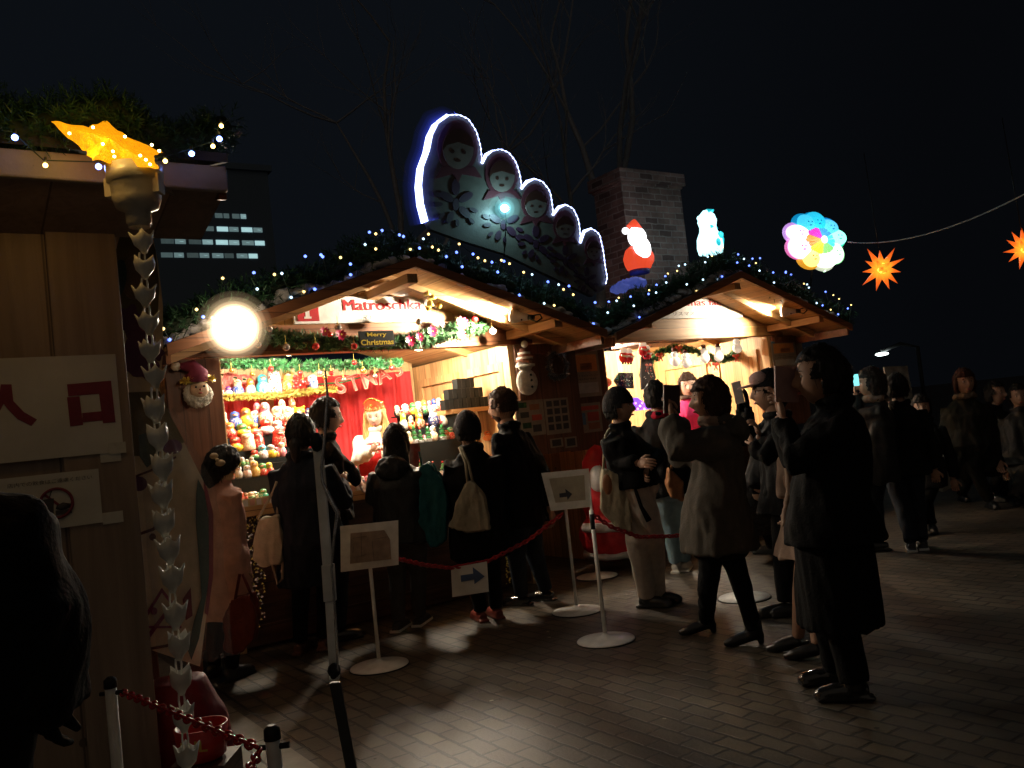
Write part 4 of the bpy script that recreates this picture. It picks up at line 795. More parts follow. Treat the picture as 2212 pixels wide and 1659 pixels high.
def poster(fr, x0, y0, x1, y1, w, label, blocks, name='poster', base=DPAPER, T=None):
    a = fr.at(x0, y1, w); b = fr.at(x1, y0, w); T = thing(name, label, 'poster', fr, ((a.x+b.x)/2, w, a.z), 'notices on the shutters')
    m = MB(base); m.box(a.x, b.x, w, w+.003, a.z, b.z); m.build('sheet', T)
    for nm, mm, u0, v0, u1, v1 in blocks:
        m = MB(mm); X0 = a.x+(b.x-a.x)*u0; X1 = a.x+(b.x-a.x)*u1; Z1 = b.z-(b.z-a.z)*v0; Z0 = b.z-(b.z-a.z)*v1
        if nm.startswith('T:'): put_text(m, nm[2:], X0, X1, Z0, Z1, w-.003, .01); m.build('lettering', T)
        else: m.box(X0, X1, w-.002, w, Z0, Z1); m.build(nm, T)
    return T
OR = mat('print_orange', (.62, .26, .07), .5); INK = mat('print_ink', (.05, .045, .04), .5); BRN = mat('print_brown', (.30, .12, .05), .5); PRD = mat('print_red', (.48, .07, .04), .5); BLU = mat('print_blue', (.08, .20, .34), .5)
pb = [('picture', OR, .08, .10, .92, .46), ('drawing', BRN, .35, .28, .75, .42), ('T:クリスマスマーケット', INK, .08, .53, .92, .57), ('T:公式カタログ 販売中', INK, .2, .60, .85, .64), ('text_block', mat('print_grey', (.45, .44, .40), .5), .1, .70, .9, .92), ('corner_mark', BLU, .02, .01, .16, .08)]
poster(S2, 1238, 755, 1290, 860, -.125, 'orange pictured notice at the top of the narrow shutter between the stalls', pb)
poster(S2, 1243, 868, 1296, 938, -.125, 'red and blue leaflet below the orange notice on the narrow shutter', [('heading', PRD, .08, .10, .92, .24), ('panel_left', BLU, .10, .32, .42, .72), ('panel_right', PRD, .5, .32, .9, .62), ('panel_low', BRN, .5, .68, .9, .90), ('stamp', BLU, .1, .8, .3, .9)])
poster(S1, 1120, 862, 1172, 945, -.095, 'sheet of ornaments pinned left on the middle shutter', [('ornament_print', GREEN, .1, .05, .4, .2), ('ornament_print', BRN, .5, .12, .85, .28), ('ornament_print', INK, .15, .32, .45, .48), ('ornament_print', PRD, .55, .42, .9, .58), ('ornament_print', GREEN, .2, .62, .5, .78), ('ornament_print', INK, .55, .70, .85, .9)])
poster(S1, 1182, 858, 1226, 940, -.095, 'sheet of dark dotted ornaments right on the middle shutter', [('ornament_print', INK, .1+.3*(i % 3), .06+.22*(i//3), .32+.3*(i % 3), .22+.22*(i//3)) for i in range(12)])
for i, (x0, y0, x1, y1) in enumerate(((1190, 945, 1215, 968), (1222, 942, 1245, 968))): poster(S1, x0, y0, x1, y1, -.095, 'small framed card, %s at the foot of the middle shutter' % ('left one', 'right one')[i], [('picture', INK, .15, .15, .85, .85)], 'framed_card')
poster(S2, 1672, 735, 1716, 795, -.095, 'orange notice on the right shutter of the factory stall', pb)
# sparkly cloth and strips on the front below the counter
m = MB(mat('black_sequins', (.03, .03, .025), .5)); 
rr = random.Random(4)
for i in range(420):
    X, Y = rr.uniform(498, 572), 1105+250*rr.random()**1.6; p = S1.at(X, Y, -.05); e = .004+.006*rr.random(); m.k(SILV if rr.random() < .5 else GOLD).poly([p+V((-e, 0, -e)), p+V((e, -.005, -e*.5)), p+V((0, .004, e))])
m.build('sequin_hanging', fr=S1, label='sparkling sequin hanging on the dark stall front by the pink coat', cat='decoration')
m = MB(GOLD)
for i in range(160):
    X, Y = rr.uniform(1092, 1118), rr.uniform(1110, 1262); p = S1.at(X, Y, -.12); e = .005+.006*rr.random(); m.poly([p+V((-e, 0, -e)), p+V((e, -.005, -e*.5)), p+V((0, .004, e))])
m.k(mat('clear_wrap', (.10, .07, .04), .2, coat=1)).tube([S1.at(1105, 1105, -.08), S1.at(1118, 1266, -.08)], [.05, .06], 12); m.build('tinsel_tube', fr=S1, label='tube of gold sparkles wrapped in film standing behind the beanie woman', cat='decoration')
# ------------------------------------------------------------------ factory stall: dressing
def P4(x, y, w): return S2.at(*c4(x, y), w)
arch = [S2.at(x, y, .55) for x, y in ((1388, 812), (1400, 785), (1425, 762), (1460, 752), (1500, 757), (1530, 772), (1560, 778), (1600, 762))]
garland(S2, arch, .075, 620, 'arched green garland with red bows inside the factory stall', m=GREEN2, ln=.045, seed=41)
for i, (x, y) in enumerate(((1400, 790), (1425, 768), (1466, 752), (1530, 780), (1545, 788), (1590, 770))):
    c = S2.at(x, y, .46); m = MB(PRD); m.ell(c+V((-.03, 0, .01)), (.035, .015, .022)); m.ell(c+V((.03, 0, .01)), (.035, .015, .022)); m.tube([c, c+V((-.03, -.005, -.07))], .009, 4); m.tube([c, c+V((.03, -.005, -.07))], .009, 4); m.ell(c, .014, sub=1)
    m.build('ribbon_bow', fr=S2, label='red ribbon bow, %s from left on the arched garland' % ORD[i], cat='bow', group='bows on the arched garland')
LSN = mat('lit_snow', (.9, .88, .82), .6, emit=(1, .9, .7), es=.35, bump=0)
for i, (x, y) in enumerate(((1458, 775), (1482, 778), (1522, 768), (1552, 765), (1592, 747))):
    c = S2.at(x, y, .30); T = thing('snowman_light', 'glowing white snowman lantern, %s from left under the lintel' % ORD[i], 'lantern', S2, c, 'snowman lanterns under the lintel')
    m = MB(LSN); m.ell(c+V((0, 0, -.03)), (.065, .055, .065)); m.ell(c+V((0, 0, .05)), (.045, .04, .045)); m.build('body', T); m = MB(mat('top_hat', (.10, .02, .02), .6)); m.tube([c+V((0, 0, .085)), c+V((0, 0, .09))], .04, 10); m.tube([c+V((0, 0, .09)), c+V((0, 0, .13))], .026, 10); m.build('hat', T)
for i, (x, y, nm) in enumerate(((1346, 766, 'left pair half'), (1358, 767, 'right pair half'), (1388, 752, 'upper one'), (1396, 760, 'lower one'))):
    c = S2.at(x, y, .25+.03*(i % 2)); T = thing('santa_light', 'hanging Santa lantern in red with a white sash, ' + nm, 'lantern', S2, c, 'small Santa lanterns under the lintel')
    m = MB(mat('felt_red', (.60, .02, .035), .6)); m.lathe([(.03, -.085), (.048, -.06), (.055, -.02), (.04, .02)], c, 12); m.build('coat', T); m = MB(LSN); m.ell(c+V((0, -.01, .04)), (.045, .04, .04)); m.build('head', T); m = MB(WHITE); m.tube([c+V((-.055, -.03, -.01)), c+V((0, -.062, -.03)), c+V((.055, -.03, -.02))], .011, 6); m.build('sash', T)
    m = MB(BLACK); m.tube([c+V((0, 0, .06)), c+V((.02, .02, .20))], .003, 4); m.build('cord', T)
    for s_ in (-1, 1): m = MB(BLACK); m.tube([c+V((s_*.02, 0, -.08)), c+V((s_*.02, 0, -.105))], .012, 6); m.build('boot', T)
a_ = S2.at(1300, 745, .3); m = MB(BLACK); m.tube(rope(10, S2.at(1292, 748, .3), S2.at(1340, 752, .3), .02)+rope(10, S2.at(1340, 752, .3), S2.at(1400, 742, .3), .06), .004, 4); m.build('cable', fr=S2, label='black cord looping under the lintel above the Santa lanterns', cat='cable')
m = MB(mat('black_cloth', (.015, .013, .013), .9)); p = [P4(1080, 480, .45), P4(1240, 460, .45), P4(1330, 850, .45), P4(1250, 1060, .45), P4(1085, 1060, .45), P4(1070, 800, .45)]; m.prism(p, (0, .02, 0)); 
for i in range(14): X, Y = rr.uniform(1120, 1290), rr.uniform(650, 960); q = P4(X, Y, .44); m.k(PAPER if i % 3 else PRD); m.tube([q, q+V((rr.uniform(-.02, .02), 0, rr.uniform(-.03, .03)))], .003, 4)
m.build('black_banner', fr=S2, label='black cloth hanging printed with white twigs behind the short haired customer', cat='banner')
m = MB(mat('picture_dark', (.03, .035, .035), .15, coat=1)); p = [P4(680, 760, .8), P4(930, 765, .8), P4(945, 1040, .8), P4(700, 1040, .8), P4(590, 900, .8)]; m.prism(p, (0, .02, 0))
for i in range(26): X, Y = rr.uniform(640, 920), rr.uniform(800, 1020); q = P4(X, Y, .795); m.k((SILV, mat('glint_teal', (.1, .6, .5), .2, .6), PAPER)[i % 3]).ell(q, rr.uniform(.003, .008), sub=1)
m.build('glass_picture', fr=S2, label='dark glossy picture with glints leaning against the stall back', cat='picture')
m = MB(mat('orange_felt', (.70, .13, .02), .6)); m.ell(P4(420, 940, .5), (.10, .08, .06), sub=2); m.ell(P4(365, 870, .5), (.04, .04, .05), sub=2); m.remesh(.008).build('orange_bird', fr=S2, label='orange felt bird perched just inside the left edge of the opening', cat='decoration')
m = MB(mat('violet_display', (.3, .1, .7), .4, emit=(.30, .10, 1), es=1.1, scale=8, var=.9, bump=0)); p = [P4(880, 1210, .35), P4(1010, 1200, .35), P4(1260, 1400, .35), P4(890, 1430, .35)]; m.prism(p, (0, .25, 0)); m.build('violet_display', fr=S2, label='violet lit glitter display on the factory counter', cat='display')
rr = random.Random(9)
for i in range(9):
    q = P4(900+i*38, 1400-(i % 3)*50, .33); m = MB(lit('spark_%d' % (i % 3), (1, .8, 1), ((1, .4, .7), (.8, .7, 1), (.5, .3, 1))[i % 3], 2.5)); m.ell(q, .014, sub=1); m.build('led_figure', fr=S2, label='tiny glowing figure, %s from left on the violet display' % ORD[i], cat='ornament', group='tiny lights on the violet display')
for i, (x0, y0, x1, y1, pr_) in enumerate(((1536, 752, 1572, 842, '¥2,000-'), (1575, 748, 1618, 838, '¥1,000-'))):
    a = S2.at(x0, y1, 1.2); b_ = S2.at(x1, y0, 1.2); T = thing('price_sign', 'white price sheet reading %s on the stall back wall' % ('two thousand yen', 'one thousand yen')[i], 'price sign', S2, ((a.x+b_.x)/2, 1.2, a.z), 'price sheets')
    m = MB(PAPER); m.box(a.x, b_.x, 1.2, 1.204, a.z, b_.z); m.build('sheet', T); w_ = b_.x-a.x; h_ = b_.z-a.z
    m = MB(INK); put_text(m, pr_, a.x+w_*.06, b_.x-w_*.06, a.z+h_*.18, a.z+h_*.48, 1.197, .01); put_text(m, 'くじ 1回', a.x+w_*.15, a.x+w_*.8, a.z+h_*.62, a.z+h_*.78, 1.197); m.build('lettering', T)
# big stuffed Santa between the stalls
d = 8.3
RS = mat('santa_cloth', (.55, .015, .02), .55); WS = mat('santa_fur', (.70, .66, .64), .9, bump=.5)
ST = thing('stuffed_santa', 'big stuffed Santa figure in red with white bands sitting between the stalls', 'Santa figure', WF, (P(1315, 1100, d).x, d, 0))
m = MB(RS); m.ell(P(1325, 1155, d), (.34, .3, .26), sub=3); m.ell(P(1300, 1070, d), (.20, .2, .30), sub=3); m.remesh(.02, .02, (5, 5, 5)).build('body', ST)
m = MB(WS); c = P(1320, 1137, d-.28); m.tube([c+V((-.24, .10, .0)), c+V((-.1, -.04, .0)), c+V((.1, -.04, -.01)), c+V((.25, .1, -.02))], .045, 10); m.build('belt_band', ST)
m = MB(WS); c = P(1330, 1196, d-.1); m.tube([c+V((-.28, .05, .02)), c+V((-.1, -.12, 0)), c+V((.14, -.12, 0)), c+V((.3, .05, .02))], .04, 10); m.build('hem_band', ST)
m = MB(WS); m.ell(P(1292, 1035, d-.15), (.09, .08, .13), sub=3); m.build('beard', ST)
m = MB(RS); m.tube([P(1288, 1032, d), P(1286, 1000, d), P(1290, 975, d), P(1293, 962, d)], [.135, .13, .09, .04], 16); m.build('hat', ST); m = MB(WS); m.tube([P(1283, 1020, d-.1), P(1300, 1010, d-.12)], .035); m.build('hat_brim', ST)
# ------------------------------------------------------------------ near hut at the left edge
NT = thing('market_hut', 'near wooden hut wall filling the left edge with the entrance sign', 'hut', SN, (-1.2, .6, 0))
m = MB(NEARW); m.box(-3.2, 0, 0, .03, 0, 2.44); m.build('front_wall', NT)
m = MB(NEARW); m.box(-.20, 0.004, -.018, 0, 0, 2.40); m.build('corner_board', NT, bevel=.004)
m = MB(PINES); m.box(-.03, 0, .032, 1.6, 0, 2.44); m.build('side_wall', NT)
m = MB(PINEV); m.box(-3.2, 0, 1.6, 1.63, 0, 2.44); m.build('back_wall', NT)
ez = 2.25
q0 = SN.at(490, 432, -.32); yE = -.32; zb = q0.z; xE = q0.x
m = MB(mat('eave_paint', (.27, .24, .205), .5)); m.box(-3.2, xE, yE-.03, yE, zb+.02, zb+.10); m.build('eave_fascia', NT, bevel=.006)
m = MB(NEARW); m.prism([V((-3.2, yE, zb+.03)), V((xE, yE, zb+.03)), V((xE, 0, zb+.02-.07)), V((-3.2, 0, zb+.02-.07))], (0, 0, .02)); m.build('soffit', NT)
m = MB(ROOFM); m.prism([V((-3.2, yE-.03, zb+.112)), V((xE+.005, yE-.03, zb+.112)), V((xE+.005, .9, zb+.42)), V((-3.2, .9, zb+.42))], (0, 0, .03)); m.build('roof', NT)
m = MB(STAIN); m.prism([V((xE-.02, yE, zb)), V((xE-.02, yE, zb+.11)), V((xE-.02, .9, zb+.42)), V((xE-.02, .9, zb+.30))], (.02, 0, 0)); m.build('barge_board', NT)
gp = [V((-1.3+i*(xE+1.32)/14, yE-.02+.03*math.sin(i), zb+.20+.045*math.sin(i*1.9))) for i in range(15)]
garland(SN, gp, .125, 2000, 'dark fir garland lying on the eave of the near hut behind the star', seed=51, ln=.030, wd=.0035, per=14, m=GREEN)
T = thing('fairy_lights', 'few large blue and warm lights on the eave of the near hut', 'string lights', SN, gp[7])
pts = []; LB2 = mat('led_blue_near', (.3, .4, 1), .3, emit=(.16, .26, 1), es=14, bump=0, sample=False); LW2 = mat('led_warm_near', (1, .9, .6), .3, emit=(1, .66, .16), es=10, bump=0, sample=False)
for i, (x, y, k) in enumerate(((32, 297, LEDB), (98, 357, LEDW), (213, 360, LEDB), (357, 348, LEDW), (414, 332, LEDB), (460, 316, LEDW), (474, 300, LEDB), (478, 272, LEDW))):
    p = SN.at(x, y, yE-.14); pts.append(p); m = MB(LB2 if k is LEDB else LW2); m.ell(p, .0085 if k is LEDB else .0065, sub=2); m.build('bulb', T); m = MB(mat('led_socket', (.05, .06, .05), .5)); m.tube([p+V((0, 0, .008)), p+V((.003, .01, .024))], .004, 6); m.build('socket', T)
m = MB(mat('green_cord', (.01, .03, .015), .6)); m.tube([p+V((0, .02, .02)) for p in pts], .002, 5); m.build('cord', T)
NPAP = mat('near_paper', (.58, .56, .48), .4, coat=.2, bump=.05, var=.1, scale=5)
# taped signs
def wsign(x0, y0, x1, y1, label, w=-.022):
    a = SN.at(x0, y1, w); b = SN.at(x1, y0, w); return a, b
a = SN.at(268, 975, -.024); b = SN.at(248, 765, -.024); x1 = (a.x+b.x)/2+.0; z0, z1 = a.z, b.z
T = thing('entrance_sign', 'large white sheet with dark red characters for entrance taped on the near hut', 'sign', SN, (x1-.3, -.03, z0))
m = MB(NPAP); m.box(x1-.60, x1, -.026, -.022, z0, z1); m.build('sheet', T)
def kx(x, y): return SN.at(x, y, -.03)
ku = [(142,835),(240,822)]
# the two characters (entrance) drawn as strokes
NRED = mat('near_red_print', (.20, .018, .035), .55); m = MB(NRED); y_ = -.028
def st(pts): m.prism([V((kx(x, y).x, y_, kx(x, y).z)) for x, y in pts], (0, .0018, 0))
st([(145,830),(240,822),(243,848),(148,856)]); st([(145,858),(172,856),(180,918),(152,921)]); st([(214,850),(243,848),(250,912),(223,914)]); st([(178,892),(221,888),(223,908),(179,912)]); m.build('character_mouth', T)
m = MB(NRED); st([(-60,835),(25,830),(30,862),(-58,866)][:4] if False else [(2,830),(25,830),(29,866),(52,890),(80,906),(68,920),(38,905),(17,884),(8,872),(-6,900),(-30,922),(-44,908),(-20,886),(-2,855)]); m.build('character_enter', T)
for cx in (248,): m = MB(mat('tape', (.6, .58, .5), .25, alpha=1)); q = kx(250, 966); m.box(q.x-.02, q.x+.03, -.029, -.0275, q.z-.02, q.z+.015); m.build('tape', T)
a = SN.at(222, 1128, -.024); b = SN.at(214, 1012, -.024)
T = thing('notice_sheet', 'white notice with a red crossed circle over food and drink on the near hut', 'sign', SN, (a.x-.15, -.03, a.z))
m = MB(NPAP); m.box(a.x-.285, a.x, -.026, -.022, a.z, b.z); m.build('sheet', T)
c = kx(122, 1087); r0 = (kx(142, 1087)-kx(108, 1087)).length
m = MB(NRED); ring = [V((c.x+r0*1.03*math.cos(t), y_, c.z+r0*1.03*math.sin(t))) for t in [i*math.pi/20 for i in range(40)]]; m.tube(ring, .0055, 4, closed=True); m.prism([c+V((-r0*.78, .002, r0*.66)), c+V((-r0*.66, .002, r0*.78)), c+V((r0*.78, .002, -r0*.66)), c+V((r0*.66, .002, -r0*.78))], (0, .0015, 0)); m.build('prohibition_ring', T)
m = MB(INK); m.prism([c+V((-.038, .001, .016)), c+V((-.006, .001, .016)), c+V((-.010, .001, -.038)), c+V((-.033, .001, -.038))], (0, .0015, 0)); m.prism([c+V((-.020, .001, .017)), c+V((-.017, .001, .017)), c+V((-.008, .001, .042)), c+V((-.011, .001, .042))], (0, .0015, 0)); m.ell(c+V((.018, .0015, -.012)), (.024, .002, .012), sub=1); m.box(c.x-.004, c.x+.04, c.y+.001, c.y+.0025, c.z-.036, c.z-.022); m.build('food_symbol', T)
m = MB(INK); put_text(m, '店内での飲食はご遠慮ください', a.x-.25, a.x-.02, b.z-.030, b.z-.017, y_); m.build('lettering', T)
for (x, y) in ((240, 985), (245, 1118)):
    q = kx(x, y); m = MB(mat('tape', (.6, .58, .5), .25)); m.box(q.x-.03, q.x+.03, -.0225, -.0205, q.z-.018, q.z+.018); m.build('tape_strip', fr=SN, label=('upper' if y < 1000 else 'lower')+' strip of clear tape beside the crossed circle notice', cat='tape')
# ---- star lantern on its cup and the chain of crown shaped cups
d = 2.32; c = P(231, 312, d)
T = thing('star_lantern', 'glowing amber star lantern full of little lamps on a white cup', 'lantern', WF, c)
AMB = mat('amber_plastic', (.9, .40, .01), .25, emit=(1, .36, .004), es=.95, var=.55, scale=45, bump=.9)
def sp(x, y, dd=0): return P(x, y, d+dd)
m = MB(AMB)
pts5 = [sp(108, 262, -.02), sp(190, 275), sp(230, 262, .10), sp(275, 295), sp(353, 328, .05), sp(330, 338, -.02), sp(345, 366, -.10), sp(262, 356, -.04), sp(200, 345, -.12), sp(178, 322, -.03)]
ce1, ce2 = sp(238, 300, -.07), sp(240, 320, .06)
vs = [m.bm.verts.new(p) for p in pts5]; va = m.bm.verts.new(ce1); vb = m.bm.verts.new(ce2)
for i in range(10): m.face((vs[i], vs[(i+1) % 10], va)); m.face((vs[(i+1) % 10], vs[i], vb))
bmesh.ops.subdivide_edges(m.bm, edges=m.bm.edges, cuts=6, use_grid_fill=True)
for v in m.bm.verts: v.co += V((noise.noise(v.co*40), noise.noise(v.co*40+V((5, 5, 5))), noise.noise(v.co*40+V((9, 1, 3)))))*.006
m.build('star_shell', T)
SB = mat('star_bulb', (1, .9, .4), .3, emit=(1, .75, .25), es=14, bump=0, sample=False)
for x, y in ((201, 270+5), (275-31, 275+52), (247, 340-2), (277-55, 311), (328, 308+5), (370-26, 308+18), (331-28, 336), (350-26, 355), (285+30, 345), (298-28, 333-38), (150, 288)):
    m = MB(SB); m.ell(P(x, y, d-.10), .0042, sub=1); m.build('bulb', T)
lamp(T, 'POINT', c+V((0, -.14, -.02)), 1.1, (1, .55, .12), .05)
CUP = mat('white_cup', (.58, .54, .46), .3, coat=.5, trans=0)
ax = P(296, 430, d)
def zc_(y): return P(296, y, d).z
m = MB(CUP); m.lathe([(.066, zc_(378)-ax.z), (.070, zc_(362)-ax.z), (.075, zc_(362)-ax.z+.002), (.074, zc_(395)-ax.z), (.066, zc_(396)-ax.z), (.064, zc_(430)-ax.z), (.055, zc_(450)-ax.z), (.033, zc_(458)-ax.z), (.033, zc_(482)-ax.z), (.028, zc_(485)-ax.z), (.028, zc_(492)-ax.z)][::-1], (ax.x, ax.y, ax.z), 28); m.build('cup', T)
for s_ in (-1, 1): m = MB(CUP); m.box(ax.x+s_*.062-.012, ax.x+s_*.062+.012, ax.y-.03, ax.y+.01, zc_(425), zc_(385)); m.build('clasp', T)
m = MB(GREY); m.tube([V((ax.x, ax.y, zc_(362))), V((ax.x-.02, ax.y+.35, zc_(362)+.02))], .008); m.build('hook', T)
# chain of cups: top at the star, hangs straight down
CT_ = thing('crown_garland', 'hanging string of pale crown shaped cups below the amber star', 'garland', WF, (ax.x, ax.y, 0.4))
CR = mat('crown_plastic', (.85, .84, .76), .42, coat=.15, var=.15); proto = None
ys = [525, 580, 640, 700, 760, 815, 885, 945, 1010, 1070, 1130, 1190, 1250, 1330, 1395, 1470, 1550, 1635, 1700]
zs_ = [P(305+(y-500)*.108, y, d).z for y in ys]
rr = random.Random(2)
for i, z in enumerate(zs_):
    h = .072 if i > 5 else .058; rot = rr.uniform(-.5, .5); M_ = Matrix.Translation(V((ax.x+rr.uniform(-.006, .006), ax.y, z))) @ Matrix.Rotation(rr.uniform(-.08, .08), 4, 'Y') @ Matrix.Rotation(rot, 4, 'Z')
    m = MB(CR); n = 20
    prof = [(.007, 0), (.012, .012), (.024, .026), (.027, .040)]
    rg = [[m.bm.verts.new(M_ @ V((r*math.cos(q*6.2832/n), r*math.sin(q*6.2832/n), zz-h/2))) for q in range(n)] for r, zz in prof]
    tip = [m.bm.verts.new(M_ @ V(((.034 if q % 5 == 0 else .028)*math.cos(q*6.2832/n), (.034 if q % 5 == 0 else .028)*math.sin(q*6.2832/n), (h/2+.004 if q % 5 == 0 else (h/2-.006 if q % 5 in (1, 4) else h/2-.012))))) for q in range(n)]; rg.append(tip)
    for j in range(len(rg)-1):
        for q in range(n): f = m.face((rg[j][q], rg[j][(q+1) % n], rg[j+1][(q+1) % n], rg[j+1][q])); f.smooth = True
    o = m.build('crown_cup', CT_); sd = o.modifiers.new('s', 'SOLIDIFY'); sd.thickness = .0025
    if i+1 < len(zs_):
        zn = zs_[i+1]; m = MB(CR)
        for s_ in (-1, 1): m.tube([V((ax.x+s_*.006, ax.y, z-h/2+.004)), V((ax.x+s_*.008, ax.y, (z-h/2+zn+h/2)/2)), V((ax.x+s_*.005, ax.y, zn+h/2-.03))], .0028, 6)
        m.build('link', CT_)
m = MB(CR); m.tube([V((ax.x, ax.y, zc_(490))), V((ax.x, ax.y, zs_[0]+.03))], .003); m.build('link', CT_)
# ---- big nesting doll board wrapped in clear film, standing beside the near hut
BF = Fr((P(350, 1100, 3.25).x, 3.25, 0), math.radians(38))
T = thing('painted_doll_board', 'person high painted nesting doll board in clear film beside the near hut', 'cut-out board', BF, (0, 0, 0))
prof = [(310,478),(270,480),(232,500),(200,560),(192,640),(205,720),(214,790),(200,850),(165,930),(150,1040),(152,1180),(190,1320),(240,1385),(300,1395),(432,1440),(446,1330),(458,1240),(458,1110),(440,1040),(400,960),(362,892),(345,840),(352,760),(352,660),(342,570),(330,510)]
prof = [(x, y) for x, y in prof]
BO = mat('board_beige', (.80, .64, .42), .45, coat=.3)
m = MB(BO); pxp(m, BF, prof, 0, .035); m.build('board', T)
def bp(nm, mm, pts, w=-.004, th=.004): m = MB(mm); pxp(m, BF, pts, w, th); return m.build(nm, T)
PUR = mat('paint_purple', (.14, .04, .11), .5); DG = mat('paint_green', (.05, .095, .075), .5); OLV = mat('paint_olive', (.17, .13, .05), .5); CRM = mat('paint_skin', (.55, .38, .24), .5); LIN = mat('paint_line', (.12, .03, .02), .5); BRG = mat('paint_magenta', (.30, .02, .10), .5)
bp('kerchief', OLV, [(300,484),(262,500),(245,560),(250,650),(262,700),(340,700),(344,620),(336,540),(322,500)])
bp('face', CRM, elp(290, 600, 30, 48)); bp('kerchief_leaf', DG, elp(258, 600, 15, 40, rot=.1), -.008)
for i, (x, y, r_) in enumerate(((280,690,26),(300,730,30),(318,700,20),(285,775,30),(315,790,26),(340,762,14))): bp('purple_flower', PUR, [(x+r_*(1+.18*math.cos(5*t))*math.cos(t), y+r_*1.15*(1+.18*math.cos(5*t))*math.sin(t)) for t in [k*6.2832/30 for k in range(30)]], -.006-.001*i)
bp('waist_band', OLV, [(214,850),(345,845),(372,905),(400,955),(300,985),(200,990),(190,880)])
bp('leaf', DG, [(300,940),(330,930),(350,945),(342,990),(318,1010),(302,985)], -.008); bp('purple_bloom', PUR, elp(300,1045,18,16), -.010); bp('purple_bloom', PUR, elp(372,965,22,16), -.010)
for pts in ([(285,1030),(330,1012),(380,985),(381,989),(331,1017),(286,1034)], [(290,1155),(330,1140),(365,1105),(369,1109),(333,1146),(292,1160)], [(306,1402),(360,1392),(400,1375),(402,1380),(361,1398),(308,1407)]): bp('painted_line', LIN, pts, -.006)
for pts in ([(306,1340),(350,1270),(395,1330),(391,1334),(350,1280),(311,1345)], [(308,1352),(392,1352),(392,1357),(308,1357)], [(318,1372),(372,1300),(378,1304),(324,1378)]): bp('painted_line', BRG, pts, -.007)
bp('dot', LIN, elp(330, 1160, 7, 8), -.009); bp('dot', LIN, elp(355, 1140, 7, 8), -.009); bp('dot', BRG, elp(333, 1320, 7, 8), -.009); bp('dot', BRG, elp(318, 1380, 7, 8), -.009)
bp('dark_vine', DG, [(428,1035),(441,1060),(452,1130),(455,1230),(440,1320),(430,1380),(414,1425),(406,1405),(420,1340),(436,1290),(432,1230),(424,1130),(424,1070)], -.012)
bp('red_border', mat('paint_redborder', (.26, .02, .04), .5), [(440,1040),(449,1060),(461,1110),(461,1240),(449,1330),(443,1325),(452,1240),(451,1115),(443,1070)], -.014)
bp('red_bloom', mat('paint_redborder', (.26, .02, .04), .5), [(395,1295),(412,1270),(416,1330),(402,1340)], -.013)
m = MB(STAINV); cc_ = BF.at(320, 1390, .04); m.box(cc_.x-.03, cc_.x+.03, .04, .08, 0, cc_.z+.6); m.box(cc_.x+.14, cc_.x+.19, .04, .08, 0, cc_.z+.6); m.build('stand_post', T)
# clear film: thin wrinkled sheet in front, catching highlights
FM, ft, fb = node_mat('clear_film'); fb.inputs['Base Color'].default_value = (1, 1, 1, 1); fb.inputs['Roughness'].default_value = .06; fb.inputs['Alpha'].default_value = .14; fb.inputs['Specular IOR Level'].default_value = .9
m = MB(FM); n = 26
x0 = BF.at(300, 1000, -.04).x; xa = BF.at(462, 1000, -.04).x; za = BF.at(400, 1440, -.04).z; zb_ = BF.at(400, 880, -.04).z
gr = [[m.bm.verts.new((x0+(xa-x0)*(i/n)*(1 if j < 17 else 1-(j-17)*.055), -.055+.04*noise.noise(V((i*.35, j*.22, 1)))+.025*noise.noise(V((i*.9, j*.6, 4))), za+(zb_-za)*j/n)) for i in range(n+1)] for j in range(n+1)]
for j in range(n):
    for i in range(n): f = m.face((gr[j][i], gr[j][i+1], gr[j+1][i+1], gr[j+1][i])); f.smooth = True
m.build('plastic_film', T)
# red cloth sack and red tub below the board
d2 = 3.05; c = P(400, 1700, d2); cz = P(395, 1420, d2)
m = MB(mat('red_sack', (.22, .012, .018), .6, var=.35, scale=8)); cx = P(385, 1550, d2).x
m.loft([(V((cx, d2, z)), rx, ry, V((1, 0, 0)), V((0, 1, 0))) for z, rx, ry in ((.0, .17, .16), (.15, .20, .19), (.40, .185, .17), (.58, .16, .14), (.70, .10, .09))], 24); m.remesh(.014, .012, (9, 9, 4))
m.build('red_sack', label='dark red cloth sack standing under the painted doll board', cat='sack')
d3 = 2.75; c = P(437, 1600, d3)
T = thing('red_tub', 'bright red tub with yellow letters at the foot of the crown garland', 'tub', WF, (c.x, d3, 0))
m = MB(mat('tub_red', (.60, .02, .02), .4, coat=.3)); zz0, zz1 = P(437, 1638, d3).z, P(437, 1565, d3).z; m.lathe([(.055, zz0), (.070, zz0+.01), (.082, zz1), (.076, zz1+.001), (.068, zz0+.02)], (c.x, d3, 0), 24); m.build('body', T)
m = MB(mat('tub_yellow', (.7, .45, .08), .4)); put_text(m, 'JUL', c.x-.045, c.x+.045, zz0+.035, zz1-.025, d3-.079, .02); m.build('lettering', T)
m = MB(DARKW); m.box(c.x-.09, c.x+.09, d3-.08, d3+.09, 0, zz0-.002); m.build('pedestal', T)
